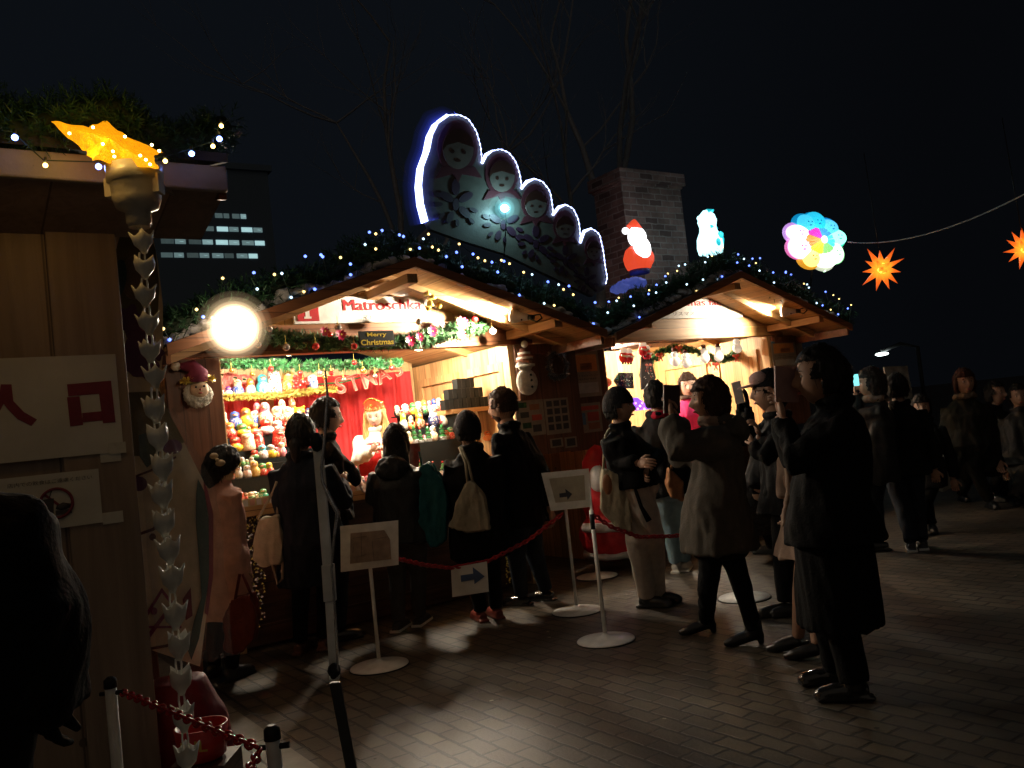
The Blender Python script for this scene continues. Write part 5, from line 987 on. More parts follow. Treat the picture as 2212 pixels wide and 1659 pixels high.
# ------------------------------------------------------------------ bollards, chains, sign stands
CHR = mat('chain_red', (.50, .012, .02), .25, coat=.5, bump=0); CHD = mat('chain_red_far', (.40, .012, .02), .4, bump=0)
def chain(a, b, sag, label, link=.032, r=.0045, mm=CHR, via=None, far=False):
    pts = via or rope(40, a, b, sag); pts = resample(pts, link*.78); m = MB(mm)
    for i in range(len(pts)-1):
        p = (pts[i]+pts[i+1])/2; t = (pts[i+1]-pts[i]).normalized(); u = t.cross(V((0, 0, 1))).normalized(); v = u.cross(t)
        e = (u*.7+v*.7) if i % 2 else (v*.7-u*.7)
        m.tube([p+t*math.cos(k*6.2832/10)*link*.5+e*math.sin(k*6.2832/10)*link*.27 for k in range(10)], r, 5, closed=True)
    return m.build('plastic_chain', label=label, cat='chain', group='red plastic chains')
def bollard(x, y, d, label, r=.0155):
    t = P(x, y, d); T = thing('queue_post', label, 'post', WF, (t.x, t.y, 0), 'short grey queue posts')
    m = MB(mat('post_grey', (.75, .75, .72), .4, 0)); m.tube([V((t.x, t.y, .02)), V((t.x, t.y, t.z-.02))], r, 16); m.build('tube', T)
    m = MB(BLACK); m.tube([V((t.x, t.y, t.z-.03)), V((t.x, t.y, t.z-.008)), V((t.x, t.y, t.z))], [r*1.15, r*1.1, r*.5], 16); m.build('cap', T)
    m = MB(BLACK); m.tube([V((t.x+r*.5, t.y, t.z-.045)), V((t.x+r*2.2, t.y, t.z-.045))], .007, 8); m.tube([V((t.x-r*.5, t.y, t.z-.045)), V((t.x-r*2.0, t.y, t.z-.045))], .006, 8); m.build('hook', T)
    m = MB(WHITE); m.lathe([(.15, 0), (.15, .012), (.10, .022), (.03, .034)], (t.x, t.y, .004), 28); m.build('base', T); return t
t1 = bollard(237, 1462, 2.42, 'thin grey post with a black cap before the near hut wall')
t2 = bollard(586, 1566, 1.85, 'thin grey post with a black cap at the bottom edge, right of the tub', .0155)
chain(t1+V((.03, 0, -.045)), t2+V((-.03, 0, -.045)), .0, 'bright red plastic chain between the two short grey posts', .034, .0042)
chain(t2+V((-.03, 0, -.05)), P(455, 1690, 1.45), .03, 'red chain running from the right short post down out of the frame', .034, .0042)
def stand(x, y, d, top, label, board=None, tilt=0, r=.0125, br=.19, grp='white sign stands'):
    g_ = G(x, y) if d is None else P(x, y, d); b = V((g_.x, g_.y, 0)); T = thing('sign_stand', label, 'stand', WF, b, grp)
    m = MB(WHITE); m.lathe([(br*.97, .0), (br, .006), (br*.98, .012), (br*.6, .024), (br*.15, .036), (r*1.3, .05)], b, 40); m.build('base', T); m = MB(BLACK); m.lathe([(br*1.03, .0005), (br*1.03, .006), (br*1.0, .0065)], b, 40); m.build('rubber_rim', T)
    tp = P(top[0], top[1], b.y); m = MB(WHITE); m.tube([b+V((0, 0, .03)), V((tp.x, b.y, tp.z))], r, 14); m.build('pole', T)
    return T, b
T, b = stand(820, 1440, None, (800, 1228), 'low white stand holding a hand drawn map board, nearest the camera')
f1 = Fr((b.x, b.y-.03, 0), math.radians(4))
def board(T, fr, x0, y0, x1, y1, tiltrad, w=0):
    pass
def qd(m, pts, d, th=.006):
    m.prism([P(x, y, d) for x, y in pts], (0, th, 0)); return m
dB = b.y-.035
m = MB(WHITE); qd(m, ((735,1137),(860,1124),(861,1220),(736,1236)), dB); m.build('board', T)
m = MB(mat('map_paper', (.30, .22, .17), .6, var=.2, scale=20)); qd(m, ((757,1152),(830,1145),(842,1165),(845,1208),(756,1218)), dB-.004, .003); m.build('map_sheet', T)
m = MB(INK)
for a_, b_ in (((762,1163),(792,1158)),((780,1152),(781,1202)),((804,1168),(808,1212)),((764,1180),(762,1195)),((770,1204),(790,1198)),((808,1165),(835,1160))): m.tube([P(*a_, dB-.006), P(*b_, dB-.006)], .0012, 4)
m.build('drawn_lines', T)
s1p = P(860, 1207, b.y)
T, b = stand(1247, 1321, None, (1222, 1100), 'white stand with an arrow board in front of the bearded man')
dB = b.y-.035
m = MB(WHITE); qd(m, ((1169,1022),(1272,1012),(1276,1095),(1190,1104)), dB); m.build('board', T)
m = MB(mat('beige_sheet', (.40, .36, .28), .6)); qd(m, ((1186,1034),(1262,1026),(1265,1080),(1200,1086)), dB-.004, .003); m.build('sheet', T)
ARW = mat('arrow_navy', (.03, .035, .055), .5); m = MB(ARW); qd(m, ((1208,1066),(1222,1064),(1221,1056),(1236,1067),(1226,1080),(1225,1073),(1209,1075)), dB-.007, .003); m.build('arrow', T)
s2p = P(1218, 1108, b.y)
T, b = stand(1309, 1384, None, (1277, 1102), 'white stand post without a board, right of the arrow board', r=.0135); s3p = P(1279, 1110, b.y)
m = MB(BLACK); m.tube([V((b.x, b.y, s3p.z+.0)), V((b.x, b.y, s3p.z-.10))], .016, 12); m.build('collar', T)
T, b = stand(1608, 1292, None, (1590, 1090), 'white stand post behind the legs of the grey coat woman'); s4p = P(1592, 1100, b.y)
T, b = stand(1290, 1246, None, (1272, 1040), 'white stand post standing deep between the stalls'); s5p = P(1273, 1150, b.y)
mid = P(970, 1226, (s1p.y+s2p.y)/2)
ch = chain(None, None, 0, 'long red chain sagging between the map stand and the arrow stand', .045, .0075, CHD, via=[s1p, P(915, 1220, s1p.y*.75+s2p.y*.25), P(975, 1227, (s1p.y+s2p.y)/2), P(1055, 1212, s1p.y*.4+s2p.y*.6), P(1140, 1168, s1p.y*.2+s2p.y*.8), s2p])
m = MB(PAPER); d_ = (s1p.y+s2p.y)/2+.03; qd(m, ((974,1227),(1052,1213),(1056,1278),(977,1290)), d_-.02, .003); T = m.build('arrow_paper', label='paper with a blue arrow hanging from the long red chain', cat='sign')
m = MB(mat('arrow_blue', (.06, .10, .20), .5)); qd(m, ((995,1243),(1022,1239),(1021,1225),(1047,1245),(1025,1262),(1024,1252),(996,1257)), d_-.024, .002); m.build('arrow', T)
chain(None, None, 0, 'red chain crossing the legs of the pale trousers person', .045, .007, CHD, via=[s3p, P(1320, 1138, s3p.y+.1), P(1380, 1160, s3p.y+.3), P(1460, 1158, s3p.y+.5), P(1540, 1130, s4p.y-.1), s4p])
# ---- aluminium stand leg close to the camera with tinsel wire
dP = 2.55
T = thing('telescopic_stand', 'flat grey telescopic stand leg leaning close to the camera', 'stand', WF, (P(745, 1700, dP).x, dP, 0))
AL = mat('aluminium', (.8, .8, .77), .5, 0)
def flat(m, pts, w, dd=dP):
    for (xa, ya), (xb, yb) in zip(pts, pts[1:]):
        a_ = P(xa, ya, dd); b_ = P(xb, yb, dd); e = V((w, 0, 0)); m.prism([a_-e, a_+e, b_+e, b_-e], (0, .018, 0))
    return m
base_ = P(744, 1659, dP); rest = V((base_.x+.065, dP, 0))
m = MB(AL); flat(m, [(686, 972), (708, 1240)], .0145); m.build('upper_tube', T, bevel=.004)
m = MB(AL); flat(m, [(707, 1220), (712, 1300)], .0185, dP-.004); m.build('sleeve', T, bevel=.003)
m = MB(AL); flat(m, [(712, 1300), (722, 1470)], .0145); m.build('middle_tube', T, bevel=.004)
m = MB(BLACK); q = P(722, 1448, dP-.02); m.ell(q, (.020, .018, .022)); m.ell(q+V((0, -.015, -.012)), .010); m.build('knob', T)
m = MB(mat('dark_metal', (.05, .05, .048), .4, .5)); e = V((.016, 0, 0)); a_ = P(722, 1475, dP); m.prism([a_-e, a_+e, rest+e, rest-e], (0, .018, 0)); m.build('lower_tube', T, bevel=.004)
m = MB(BLACK); m.ell(P(684, 955, dP), (.020, .018, .030)); m.tube([P(678, 948, dP), P(668, 938, dP)], .008); m.build('clamp', T)
m = MB(SILV); wire = [P(x, y, dP-.03) for x, y in ((702, 800), (707, 850), (704, 905), (700, 960), (694, 1010), (696, 1040), (712, 1075), (730, 1108), (722, 1160), (716, 1230), (722, 1300), (730, 1450))]
m.tube(wire, [.0032, .004, .0055, .0055, .0045, .0045, .008, .008, .004, .0035, .004, .0035], 6); m.build('tinsel_wire', label='twisted silver wire trailing down along the stand leg', cat='wire')
# ------------------------------------------------------------------ people
SK = mat('skin', (.42, .245, .165), .5, var=.06, bump=.05); SK2 = mat('skin_fair', (.68, .44, .33), .5, var=.05, bump=.05)
LIP = mat('lips', (.42, .12, .10), .45); EYE = mat('eye_dark', (.02, .015, .012), .2); EYW = mat('eye_white', (.7, .68, .62), .3)
def cloth(n, c, rough=.85, **k): return mat('cloth_'+n, c, rough, var=.10, scale=18, bump=.35, spec=.15, **k)
def hairm(n, c):
    if 'hair_'+n in MC: return MC['hair_'+n]
    m, t, b = node_mat('hair_'+n); MC['hair_'+n] = m; L = t.links.new; nn = t.nodes.new
    tc = nn('ShaderNodeTexCoord'); mp = nn('ShaderNodeMapping'); mp.inputs['Scale'].default_value = (55, 55, 5); L(tc.outputs['Object'], mp.inputs[0]); nz = nn('ShaderNodeTexNoise'); nz.inputs['Scale'].default_value = 3; L(mp.outputs[0], nz.inputs[0])
    rp = nn('ShaderNodeValToRGB'); rp.color_ramp.elements[0].position = .35; rp.color_ramp.elements[1].position = .65; rp.color_ramp.elements[0].color = tuple(x*.55 for x in c)+(1,); rp.color_ramp.elements[1].color = tuple(x*1.3 for x in c)+(1,); L(nz.outputs[0], rp.inputs[0]); L(rp.outputs[0], b.inputs['Base Color'])
    b.inputs['Roughness'].default_value = .6; b.inputs['Specular IOR Level'].default_value = .22; bp = nn('ShaderNodeBump'); bp.inputs['Strength'].default_value = .6; bp.inputs['Distance'].default_value = .004; L(nz.outputs[0], bp.inputs['Height']); L(bp.outputs[0], b.inputs['Normal']); return m
HB = hairm('black', (.016, .013, .012)); HBR = hairm('brown', (.045, .022, .013)); HBL = hairm('blonde', (.55, .33, .12)); HGR = hairm('greyish', (.05, .04, .035)); HRD = hairm('auburn', (.05, .016, .010))
def g_(x, s): return math.exp(-(x/s)**2)
def headfn(k):
    def fn(v):
        x, y, z = v.x, v.y, v.z; px, py, pz = x*.076, y*.094, z*.118
        if z < 0: px *= 1-.30*z*z; py *= (1-.05*z*z) if y > 0 else (1-.42*z*z)
        if y > 0:
            py += .020*g_(x, .15)*g_(z+.14, .20) + .012*g_(x, .13)*g_(z+.26, .10) + .007*g_(x, .25)*g_(z+.56, .08)+.010*g_(x, .28)*g_(z+.88, .16)
            py -= .011*(g_(abs(x)-.36, .17)*g_(z-.03, .12)); py += .004*g_(z-.22, .1)*g_(x, .6)
        return V((px, py, pz))*k
    return fn
def frame(yaw, pitch=0, tilt=0):
    return Matrix.Rotation(-yaw, 3, 'Z') @ Matrix.Rotation(pitch, 3, 'X') @ Matrix.Rotation(tilt, 3, 'Y')
def hairfn(style, k):
    def fn(v):
        x, y, z = v.x, v.y, v.z; o = V((x*.090, y*.110-.004, z*.132))
        face = y > .22 and z < (.52 if style != 'bob' else .36) and abs(x) < .86
        if style in ('short', 'man'): face = face or (z < (-.62 if style == 'short' else -.35)) or (z < -.10 and y > (.15 if style == 'short' else -.12))
        if style == 'man' and z < .2: o = V((o.x*.95, o.y*.95, o.z))
        if face: return V((x*.062, y*.078-.01, z*.10))*k
        if z < 0 and style in ('bob', 'long'): o.z *= 1.28 if style == 'bob' else 1.5; o.x *= 1.02
        o += v*(.011*noise.noise(V((x*7, y*7, z*2.5)))+.006*noise.noise(V((x*22, y*22, z*5)))); return o*k
    return fn
def hand(m, w, dirv, nrm, side, curl=.5, k=1.0, hold=False):
    d = dirv.normalized(); n = (nrm-d*nrm.dot(d)); n = n.normalized() if n.length > 1e-4 else d.orthogonal().normalized(); s = d.cross(n)*side
    M3 = Matrix((s, d, n)).transposed(); m.ell(w+d*.048*k, (.040*k, .052*k, .016*k), M3, sub=2)
    for i, (off, L) in enumerate(((-.029, .062), (-.010, .072), (.010, .068), (.028, .052))):
        p0 = w+(d*.088+s*off)*k; a1 = curl*.7; p1 = p0+(d*math.cos(a1)-n*math.sin(a1))*L*.45*k; a2 = curl*1.7; p2 = p1+(d*math.cos(a2)-n*math.sin(a2))*L*.32*k; a3 = curl*2.5; p3 = p2+(d*math.cos(a3)-n*math.sin(a3))*L*.25*k
        m.tube([p0-d*.012*k, p0, p1, p2, p3], [.0085*k, .0088*k, .008*k, .0072*k, .005*k], 8)
    q = w+(d*.030-s*.030)*k; m.tube([q, q+(d*.028-s*.026-n*.008)*k, q+(d*.055-s*.030-n*.02)*k], [.011*k, .0095*k, .006*k], 8)
def person(label, d, hd, yaw, pel, feet, top, bottom, hair, hairstyle='short', skin=SK, knees=None, armL=None, armR=None, hem=None, k=1.0, pitch=0, tilt=0, wid=1.0, shoe=None, shoekind='flat', legr=1.0, flare=1.1, glove=None, extras=None, neckpx=None, collar=None, vox=.012, noface=False, hk=1.08, legs=True, curl=.6, sleeve=1.0, skirt=None, group='people in the crowd'):
    """hd, pel, knees, arms: photo directions (x, y[, metres nearer/farther]) at the person's own distance d; feet meet the ground"""
    Y = math.radians(yaw); f = V((math.sin(Y), math.cos(Y), 0)); r = V((math.cos(Y), -math.sin(Y), 0))
    def J(j): return P(j[0], j[1], d+(j[2] if len(j) > 2 else 0))
    hc = J(hd); pe = J(pel); kh = k*hk
    nb = J(neckpx) if neckpx else hc-f*.035*k+V((0, 0, -.165*k)); nb = nb if neckpx else V((nb.x*.85+pe.x*.15, nb.y*.85+pe.y*.15, nb.z))
    T = thing('person', label, 'person', WF, (pe.x, pe.y, 0), group)
    sp = nb+V((0, 0, -.085*k)); dn = pe-nb
    shl = [sp+r*(s*.158*k*min(1.06, wid))-f*.01 for s in (-1, 1)]
    def arm(a, s):
        S = shl[0 if s < 0 else 1]
        if a is None: e = S+V((0, 0, -.28*k))+r*s*.06-f*.02; w = e+V((0, 0, -.24*k))+f*.05
        else: e, w = J(a[0]), J(a[1])
        return S, e, w
    arms = [arm(armL, -1), arm(armR, 1)]
    gl = glove or skin
    m = MB(skin)
    m.tube([hc-V((0, 0, .06*k)), nb, nb+dn*.1], [.052*k, .056*k, .065*k], 14)
    m.loft([(nb+dn*t, a*k, b*k, r, f) for t, a, b in ((.03, .06, .055), (.12, .10, .065), (.3, .12, .075), (.6, .11, .07), (1, .12, .08))])
    for S, e, w in arms: m.tube([S, S.lerp(e, .5), e, e.lerp(w, .4), w], [.048*k, .043*k, .037*k, .036*k, .026*k], 12)
    ank = []; hips = [pe-r*.085*k, pe+r*.085*k]
    if legs:
        for i, ft in enumerate(feet):
            a = G(ft[0], ft[1]) if len(ft) < 3 else P(ft[0], ft[1], ft[2]); a = V((a.x, a.y, max(a.z, 0)+.085*k)); ank.append(a)
            kn = J(knees[i]) if knees else hips[i].lerp(a, .48)+f*.03
            m.tube([hips[i], hips[i].lerp(kn, .5), kn, kn.lerp(a, .35), a], [.082*k, .068*k, .05*k, .05*k, .036*k], 12)
    m.remesh(vox, 0)
    m.ell(hc, 1, frame(Y, pitch, tilt), sub=5, fn=headfn(kh)); F3 = frame(Y, pitch, tilt)
    for s in (-1, 1): m.ell(hc+F3 @ (V((s*.077, -.008, -.008))*kh), (.009*kh, .020*kh, .030*kh), F3, sub=2)
    for (S, e, w), s in zip(arms, (-1, 1)):
        if glove: continue
        hand(m, w, (w-e), f*-1+V((0, 0, .2)), s, curl, k)
    body = m.build('body', T)
    if glove:
        for (S, e, w), s in zip(arms, (-1, 1)): m = MB(glove); hand(m, w, (w-e), f*-1, s, curl*.4, k*1.15); m.tube([w-(w-e).normalized()*.06, w+(w-e).normalized()*.02], [.034, .032], 12); m.build('glove', T)
    if not noface:
        m = MB(EYW); 
        for s in (-1, 1): m.ell(hc+F3 @ (V((s*.030, .078, .006))*kh), (.0125*kh, .006*kh, .0055*kh), F3, sub=2)
        m.k(EYE)
        for s in (-1, 1): m.ell(hc+F3 @ (V((s*.030, .0815, .006))*kh), (.0065*kh, .0045*kh, .006*kh), F3, sub=1); m.ell(hc+F3 @ (V((s*.031, .0835, .028))*kh), (.017*kh, .004*kh, .0032*kh), F3, sub=1)
        m.build('eyes', body)
        m = MB(LIP); m.ell(hc+F3 @ (V((0, .090, -.062))*kh), (.020*kh, .008*kh, .0065*kh), F3, sub=2); m.build('mouth', body)
    # hair
    m = MB(hair)
    if hairstyle in ('beanie', 'cap'):
        m.ell(hc, 1, F3, sub=5, fn=hairfn('short', kh))
    else:
        m.ell(hc, 1, F3, sub=5, fn=hairfn({'bun': 'short', 'pony': 'short', 'short': 'short', 'man': 'man', 'bob': 'bob', 'long': 'long'}[hairstyle], kh))
    if hairstyle in ('bun', 'pony', 'long'):
        bk = F3 @ V((0, -1, 0)); h0 = hc+bk*.085*kh
        if hairstyle == 'bun': m.ell(h0+bk*.03+V((0, 0, .03)), (.045, .045, .04), sub=3)
        if hairstyle == 'pony': m.tube([h0+V((0, 0, -.02)), h0+bk*.03+V((0, 0, -.07)), h0+bk*.02+V((0, 0, -.15)), h0+V((0, 0, -.24))], [.028, .045, .035, .010], 12)
        if hairstyle == 'long': m.loft([(hc+bk*o*kh+V((0, 0, z))*kh, a*kh, b*kh, r, f) for o, z, a, b in ((.02, .02, .085, .08), (.035, -.10, .095, .075), (.045, -.20, .10, .055), (.05, -.30, .08, .04), (.05, -.36, .05, .02))], 20)
    rs = random.Random(int(hd[0])); m.bm.verts.ensure_lookup_table(); vs_ = [v.co.copy() for v in m.bm.verts if (v.co-hc).length > .088*kh]
    for _ in range(700 if vs_ else 0):      # loose strands lying over the hair mass
        p = rs.choice(vs_); o_ = (p-hc).normalized(); dn_ = (V((0, 0, -1))-o_*-o_.z); dn_ = dn_.normalized() if dn_.length > .1 else o_.orthogonal(); sd = o_.cross(dn_).normalized(); dn_ = (dn_+sd*rs.uniform(-.35, .35)).normalized()
        p = p+o_*.001; L_ = rs.uniform(.025, .06); q = p+dn_*L_*.5+o_*rs.uniform(0, .005); e_ = p+dn_*L_+o_*rs.uniform(-.006, .006); m.poly([p-sd*.0014, p+sd*.0014, q+sd*.0012, q-sd*.0012]); m.poly([q-sd*.0012, q+sd*.0012, e_])
    m.build('hair', T)
    if hairstyle == 'beanie':
        m = MB(cloth('beanie', (.012, .012, .014))); m.ell(hc, 1, F3, sub=4, fn=lambda v: (V((v.x*.094, v.y*.112-.008, max(v.z, .12 if v.y > 0 else -.25)*.142))*kh)); m.build('beanie', T)
    if hairstyle == 'cap':
        m = MB(cloth('cap_black', (.015, .015, .017))); m.ell(hc, 1, F3, sub=4, fn=lambda v: (V((v.x*.090, v.y*.108-.004, max(v.z, .22)*.138))*kh)); m.build('cap', T)
        m = MB(cloth('cap_brim', (.45, .30, .28))); m.ell(hc+F3 @ (V((0, .10, .045))*kh), (.066*kh, .085*kh, .009*kh), F3 @ Matrix.Rotation(-.12, 3, 'X'), sub=3); m.ell(hc+F3 @ (V((0, .045, .075))*kh), (.075*kh, .066*kh, .05*kh), F3, sub=3); m.build('brim', T)
    # clothes
    Wd = .185*wid*k; hz = hem if hem is not None else .10
    fm = (ank[0]+ank[1])/2 if legs else pe+V((0, 0, -.8)); dl = V(((fm.x-pe.x), (fm.y-pe.y), fm.z-pe.z))
    m = MB(top); rg = [(nb+V((0, 0, .045)), .066*k, .066*k, r, f), (nb+V((0, 0, .0)), .080*k, .076*k, r, f), (nb+dn*.08, .120*k*wid, .092*k, r, f), (nb+dn*.16, .168*k*wid, .115*k, r, f), (nb+dn*.35, .19*k*wid, .135*k*wid, r, f), (nb+dn*.65, .172*k*wid, .135*k*wid, r, f), (nb+dn, .185*k*wid*(1+(flare-1)*.4), .15*k*wid, r, f)]
    if hz > 0: rg += [(pe+dl*hz*.5, .19*k*wid*(1+(flare-1)*.7), .155*k*wid*(1+(flare-1)*.6), r, f), (pe+dl*hz, .19*k*wid*flare, .155*k*wid*flare, r, f)]
    m.loft(rg, 24)
    for S, e, w in arms: m.tube([S-(e-S).normalized()*.02, S.lerp(e, .4), e, e.lerp(w, .5), w-(w-e).normalized()*.02], [q*k*sleeve for q in (.068, .064, .058, .052, .044)], 14)
    m.tube([nb+r*(.074*math.cos(t))*k+f*(.070*math.sin(t))*k+V((0, 0, .030)) for t in [i*6.2832/16 for i in range(16)]], .024*k, 8, closed=True)
    m.remesh(vox, .024, (9, 9, 4)); m.build('coat' if hz > .25 else 'jacket', T)
    if collar: m = MB(collar); m.tube([nb+r*(.072*math.cos(t))*k+f*(.07*math.sin(t)+.01)*k+V((0, 0, .03+.012*math.sin(t))) for t in [i*6.2832/16 for i in range(16)]], .034*k, 10, closed=True); m.remesh(.009, .012, (18, 18, 18)); m.build('scarf', T)
    if legs and bottom:
        m = MB(bottom)
        for i in range(2):
            kn = J(knees[i]) if knees else hips[i].lerp(ank[i], .48)+f*.03; m.tube([hips[i]+V((0, 0, .05)), hips[i].lerp(kn, .45), kn, kn.lerp(ank[i], .4), ank[i]+V((0, 0, .0))], [q*k*legr for q in (.098, .090, .068, .062, .052)], 16)
        m.ell(pe, (.165*k, .125*k, .12*k)); m.remesh(vox, .008, (14, 14, 4)); m.build('trousers', T)
    if skirt:
        m = MB(skirt[0]); m.loft([(pe+V((0, 0, .08)), .16*k, .13*k, r, f), (pe+dl*.15, .19*k, .16*k, r, f), (pe+dl*skirt[1], .21*k*skirt[2], .17*k*skirt[2], r, f)], 24); m.remesh(vox, .012, (22, 22, 3)); m.build('skirt', T)
    if legs:
        sm = shoe or mat('shoe_black', (.012, .012, .012), .3, coat=.3)
        for i, a in enumerate(ank):
            m = MB(sm); fl = a-V((0, 0, .085*k)); zt = .035
            if shoekind in ('heel', 'boot_heel'):
                m.loft([(a+V((0, 0, .06 if shoekind == 'boot_heel' else -.03)), .044*k, .05*k, r, f), (a+V((0, 0, -.01)), .042*k, .052*k, r, f), (fl+V((0, 0, .055))+f*.0, .036*k, .055*k, r, f)], 16); m.tube([fl+f*-.01+V((0, 0, .065)), fl+f*.07+V((0, 0, .045)), fl+f*.13+V((0, 0, .028)), fl+f*.185+V((0, 0, .018))], [.036, .036, .032, .014], 14)
                m.tube([fl-f*.035+V((0, 0, .06)), fl-f*.035+V((0, 0, .001))], [.026, .017 if shoekind == 'boot_heel' else .010], 10)
            else:
                if shoekind == 'boot': m.tube([a+V((0, 0, .10)), a, fl+V((0, 0, .05))], [.058*k, .054*k, .048*k], 14)
                m.tube([fl-f*.06+V((0, 0, .042)), fl+f*.0+V((0, 0, .048)), fl+f*.09+V((0, 0, .042)), fl+f*.16+V((0, 0, .030)), fl+f*.19+V((0, 0, .024))], [.030, .042, .042, .034, .016], 16)
                m.box(-.038, .038, -.085, .175, .001, .022, Matrix.Translation(fl) @ Matrix.Rotation(-Y, 4, 'Z'))
            m.remesh(.0075, 0); sh_ = m.build('shoe', T)
            if shoekind == 'sneaker': m = MB(WHITE); m.box(-.040, .040, -.088, .182, .002, .020, Matrix.Translation(fl) @ Matrix.Rotation(-Y, 4, 'Z')); m.build('sole', sh_)
    return T, dict(J=J, r=r, f=f, pe=pe, nb=nb, hc=hc, arms=arms, F3=F3, ank=ank)
def tote(d, pts, th, mm, label, straps, name='tote_bag', vox=.01):
    c = P(sum(x for x, y in pts)/len(pts), max(y for x, y in pts), d); T = thing(name, label, 'bag', WF, c, None)
    m = MB(mm); m.prism([P(x, y, d-th/2) for x, y in pts], (0, th, 0)); m.remesh(vox, .016, (16, 16, 7), 6); m.build('bag', T)
    for s_ in straps: m = MB(mm); m.tube([P(x, y, d+(z[0] if z else 0)) for x, y, *z in s_], .010, 6); m.build('strap', T)
    return T
NAVY = cloth('navy', (.012, .014, .020)); BLKC = cloth('black', (.006, .006, .0065)); CHAR = cloth('charcoal', (.028, .028, .028), .45); PINKC = cloth('pale_pink', (.74, .42, .34)); GRC = cloth('taupe', (.085, .075, .062)); PALE = cloth('pale_trousers', (.50, .43, .36)); JEAN = cloth('light_jean', (.20, .30, .36)); DJ = cloth('dark_jean', (.018, .022, .03)); GTR = cloth('grey_trousers', (.07, .065, .06)); CNV = cloth('canvas', (.34, .29, .20)); OLVC = cloth('dark_olive', (.018, .018, .014)); BEI = cloth('beige', (.30, .21, .16)); DKG = cloth('dark_grey', (.011, .011, .011))
SHW = mat('sneaker_dark', (.04, .04, .042), .5); SHR = mat('shoe_red', (.16, .03, .02), .4); SHT = mat('shoe_tan', (.10, .045, .03), .4); SHWH = mat('shoe_white', (.5, .48, .44), .5)
# pale pink coat, bending, at the left
T, I = person('person in a pale pink coat with a bow in dark hair bending to the dolls', 5.55, (480, 1003), 35, (483, 1200), [(462, 1462), (500, 1470)], PINKC, BLKC, HB, 'bob', hem=.55, k=.95, pitch=-.75, neckpx=(470, 1042), armR=((512, 1142), (524, 1222)), armL=((470, 1120, .2), (500, 1180, .25)), collar=cloth('cream_knit', (.60, .48, .30)), flare=1.12, wid=1.02, shoekind='boot', noface=True)
m = MB(cloth('bow_cream', (.55, .45, .30))); m.ell(P(462, 985, 5.42), (.028, .02, .02)); m.ell(P(476, 1000, 5.42), (.032, .02, .022)); m.ell(P(469, 993, 5.40), .012); m.build('hair_bow', T)
tote(5.42, [(500,1295),(540,1285),(556,1330),(548,1385),(510,1418),(478,1405),(480,1340)], .10, cloth('red_bag', (.16, .03, .02), .4), 'dark red shopping bag held low by the pink coat person', [[(518,1240),(508,1295)], [(524,1240),(545,1290)]])
# navy coat, pony tail
T, I = person('person in a long black coat with a ponytail, back turned, left of the seller', 6.05, (650, 938), 8, (672, 1170), [(650, 1412), (702, 1402)], NAVY, BLKC, HB, 'pony', hem=.42, k=1.05, armL=((610, 1080), (606, 1050, .2)), armR=((745, 1085), (740, 1040, .25)), flare=1.05, wid=1.22, shoe=SHT, noface=True, legr=.9)
tote(5.95, [(556,1122),(600,1112),(612,1180),(606,1218),(572,1228),(540,1210)], .10, CNV, 'cream canvas bag with loose straps hanging beside the long black coat', [[(556,1122),(590,1062),(598,1040)], [(598,1114),(604,1060)], [(585,1130),(580,1190),(600,1262),(610,1250),(612,1130)]], 'canvas_bag')
# young man
person('young person in a black high neck sweater with a fringe, in profile', 6.55, (705, 900), 68, (716, 1100), [(700, 1390), (735, 1385)], BLKC, DJ, HB, 'short', skin=SK2, k=1.08, armR=((752, 1010, .05), (775, 1040, .2)), wid=.98, vox=.011, pitch=-.12)
# seller
ds = (S1.M @ S1.at(812, 895, .72)).y
RV = cloth('red_vest', (.50, .02, .02), .6); WB = cloth('white_blouse', (.72, .68, .58), .7)
T, I = person('smiling seller with long fair hair, red dress, white blouse and jewelled tiara', ds, (811, 896), 186, (808, 1070), [(800, 1330), (820, 1330)], WB, None, HBL, 'long', skin=SK2, k=.97, armR=((772, 992, -.14), (802, 972, -.26)), armL=((848, 992, -.06), (832, 972, -.26)), legs=False, wid=1.0, pitch=-.28, sleeve=1.25, vox=.010, group='sellers')
m = MB(RV); nb, pe, r, f = I['nb'], I['pe'], I['r'], I['f']; dn = pe-nb
m.loft([(nb+dn*t, a, b, r, f) for t, a, b in ((.16, .10, .125), (.35, .165, .148), (.65, .158, .150), (1, .19, .17), (1.9, .26, .24))], 22); m.remesh(.011, .006); m.build('dress', T)
TI = mat('tiara_red', (.50, .06, .02), .35, coat=.4); m = MB(TI); hc, F3 = I['hc'], I['F3']
tp = [hc+F3 @ V((.092*math.sin(a), .085*math.cos(a)-.005, .085+(.07*math.cos(a/1.6)**6+.02))) for a in [math.radians(v) for v in range(-85, 86, 8)]]; bt = [hc+F3 @ V((.088*math.sin(a), .090*math.cos(a)-.005, .062)) for a in [math.radians(v) for v in range(-85, 86, 8)]]
for i in range(len(tp)-1): m.prism([bt[i], bt[i+1], tp[i+1], tp[i]], F3 @ V((0, -.010, 0)))
m.build('tiara', T); m = MB(bc['gold'])
for i in range(0, len(tp)): m.ell(tp[i]+F3 @ V((0, .004, .003)), .0075, sub=1); m.ell(bt[i]+F3 @ V((0, .008, .004)), .006, sub=1)
m.ell(hc+F3 @ V((0, .092, .115)), .015, sub=2); m.build('tiara_jewels', T)
m = MB(HBL)
for s in (-1, 1): m.tube([hc+F3 @ V((s*.078, .03, .03)), hc+F3 @ V((s*.092, .035, -.08)), nb+r*(-s)*.0+F3 @ V((s*.085, .075, -.08)), nb+dn*.30+F3 @ V((s*.055, .10, 0)), nb+dn*.48+F3 @ V((s*.05, .10, 0))], [.02, .036, .042, .034, .012], 12)
m.remesh(.008, .008, (30, 30, 6)); m.build('hair_locks', T)
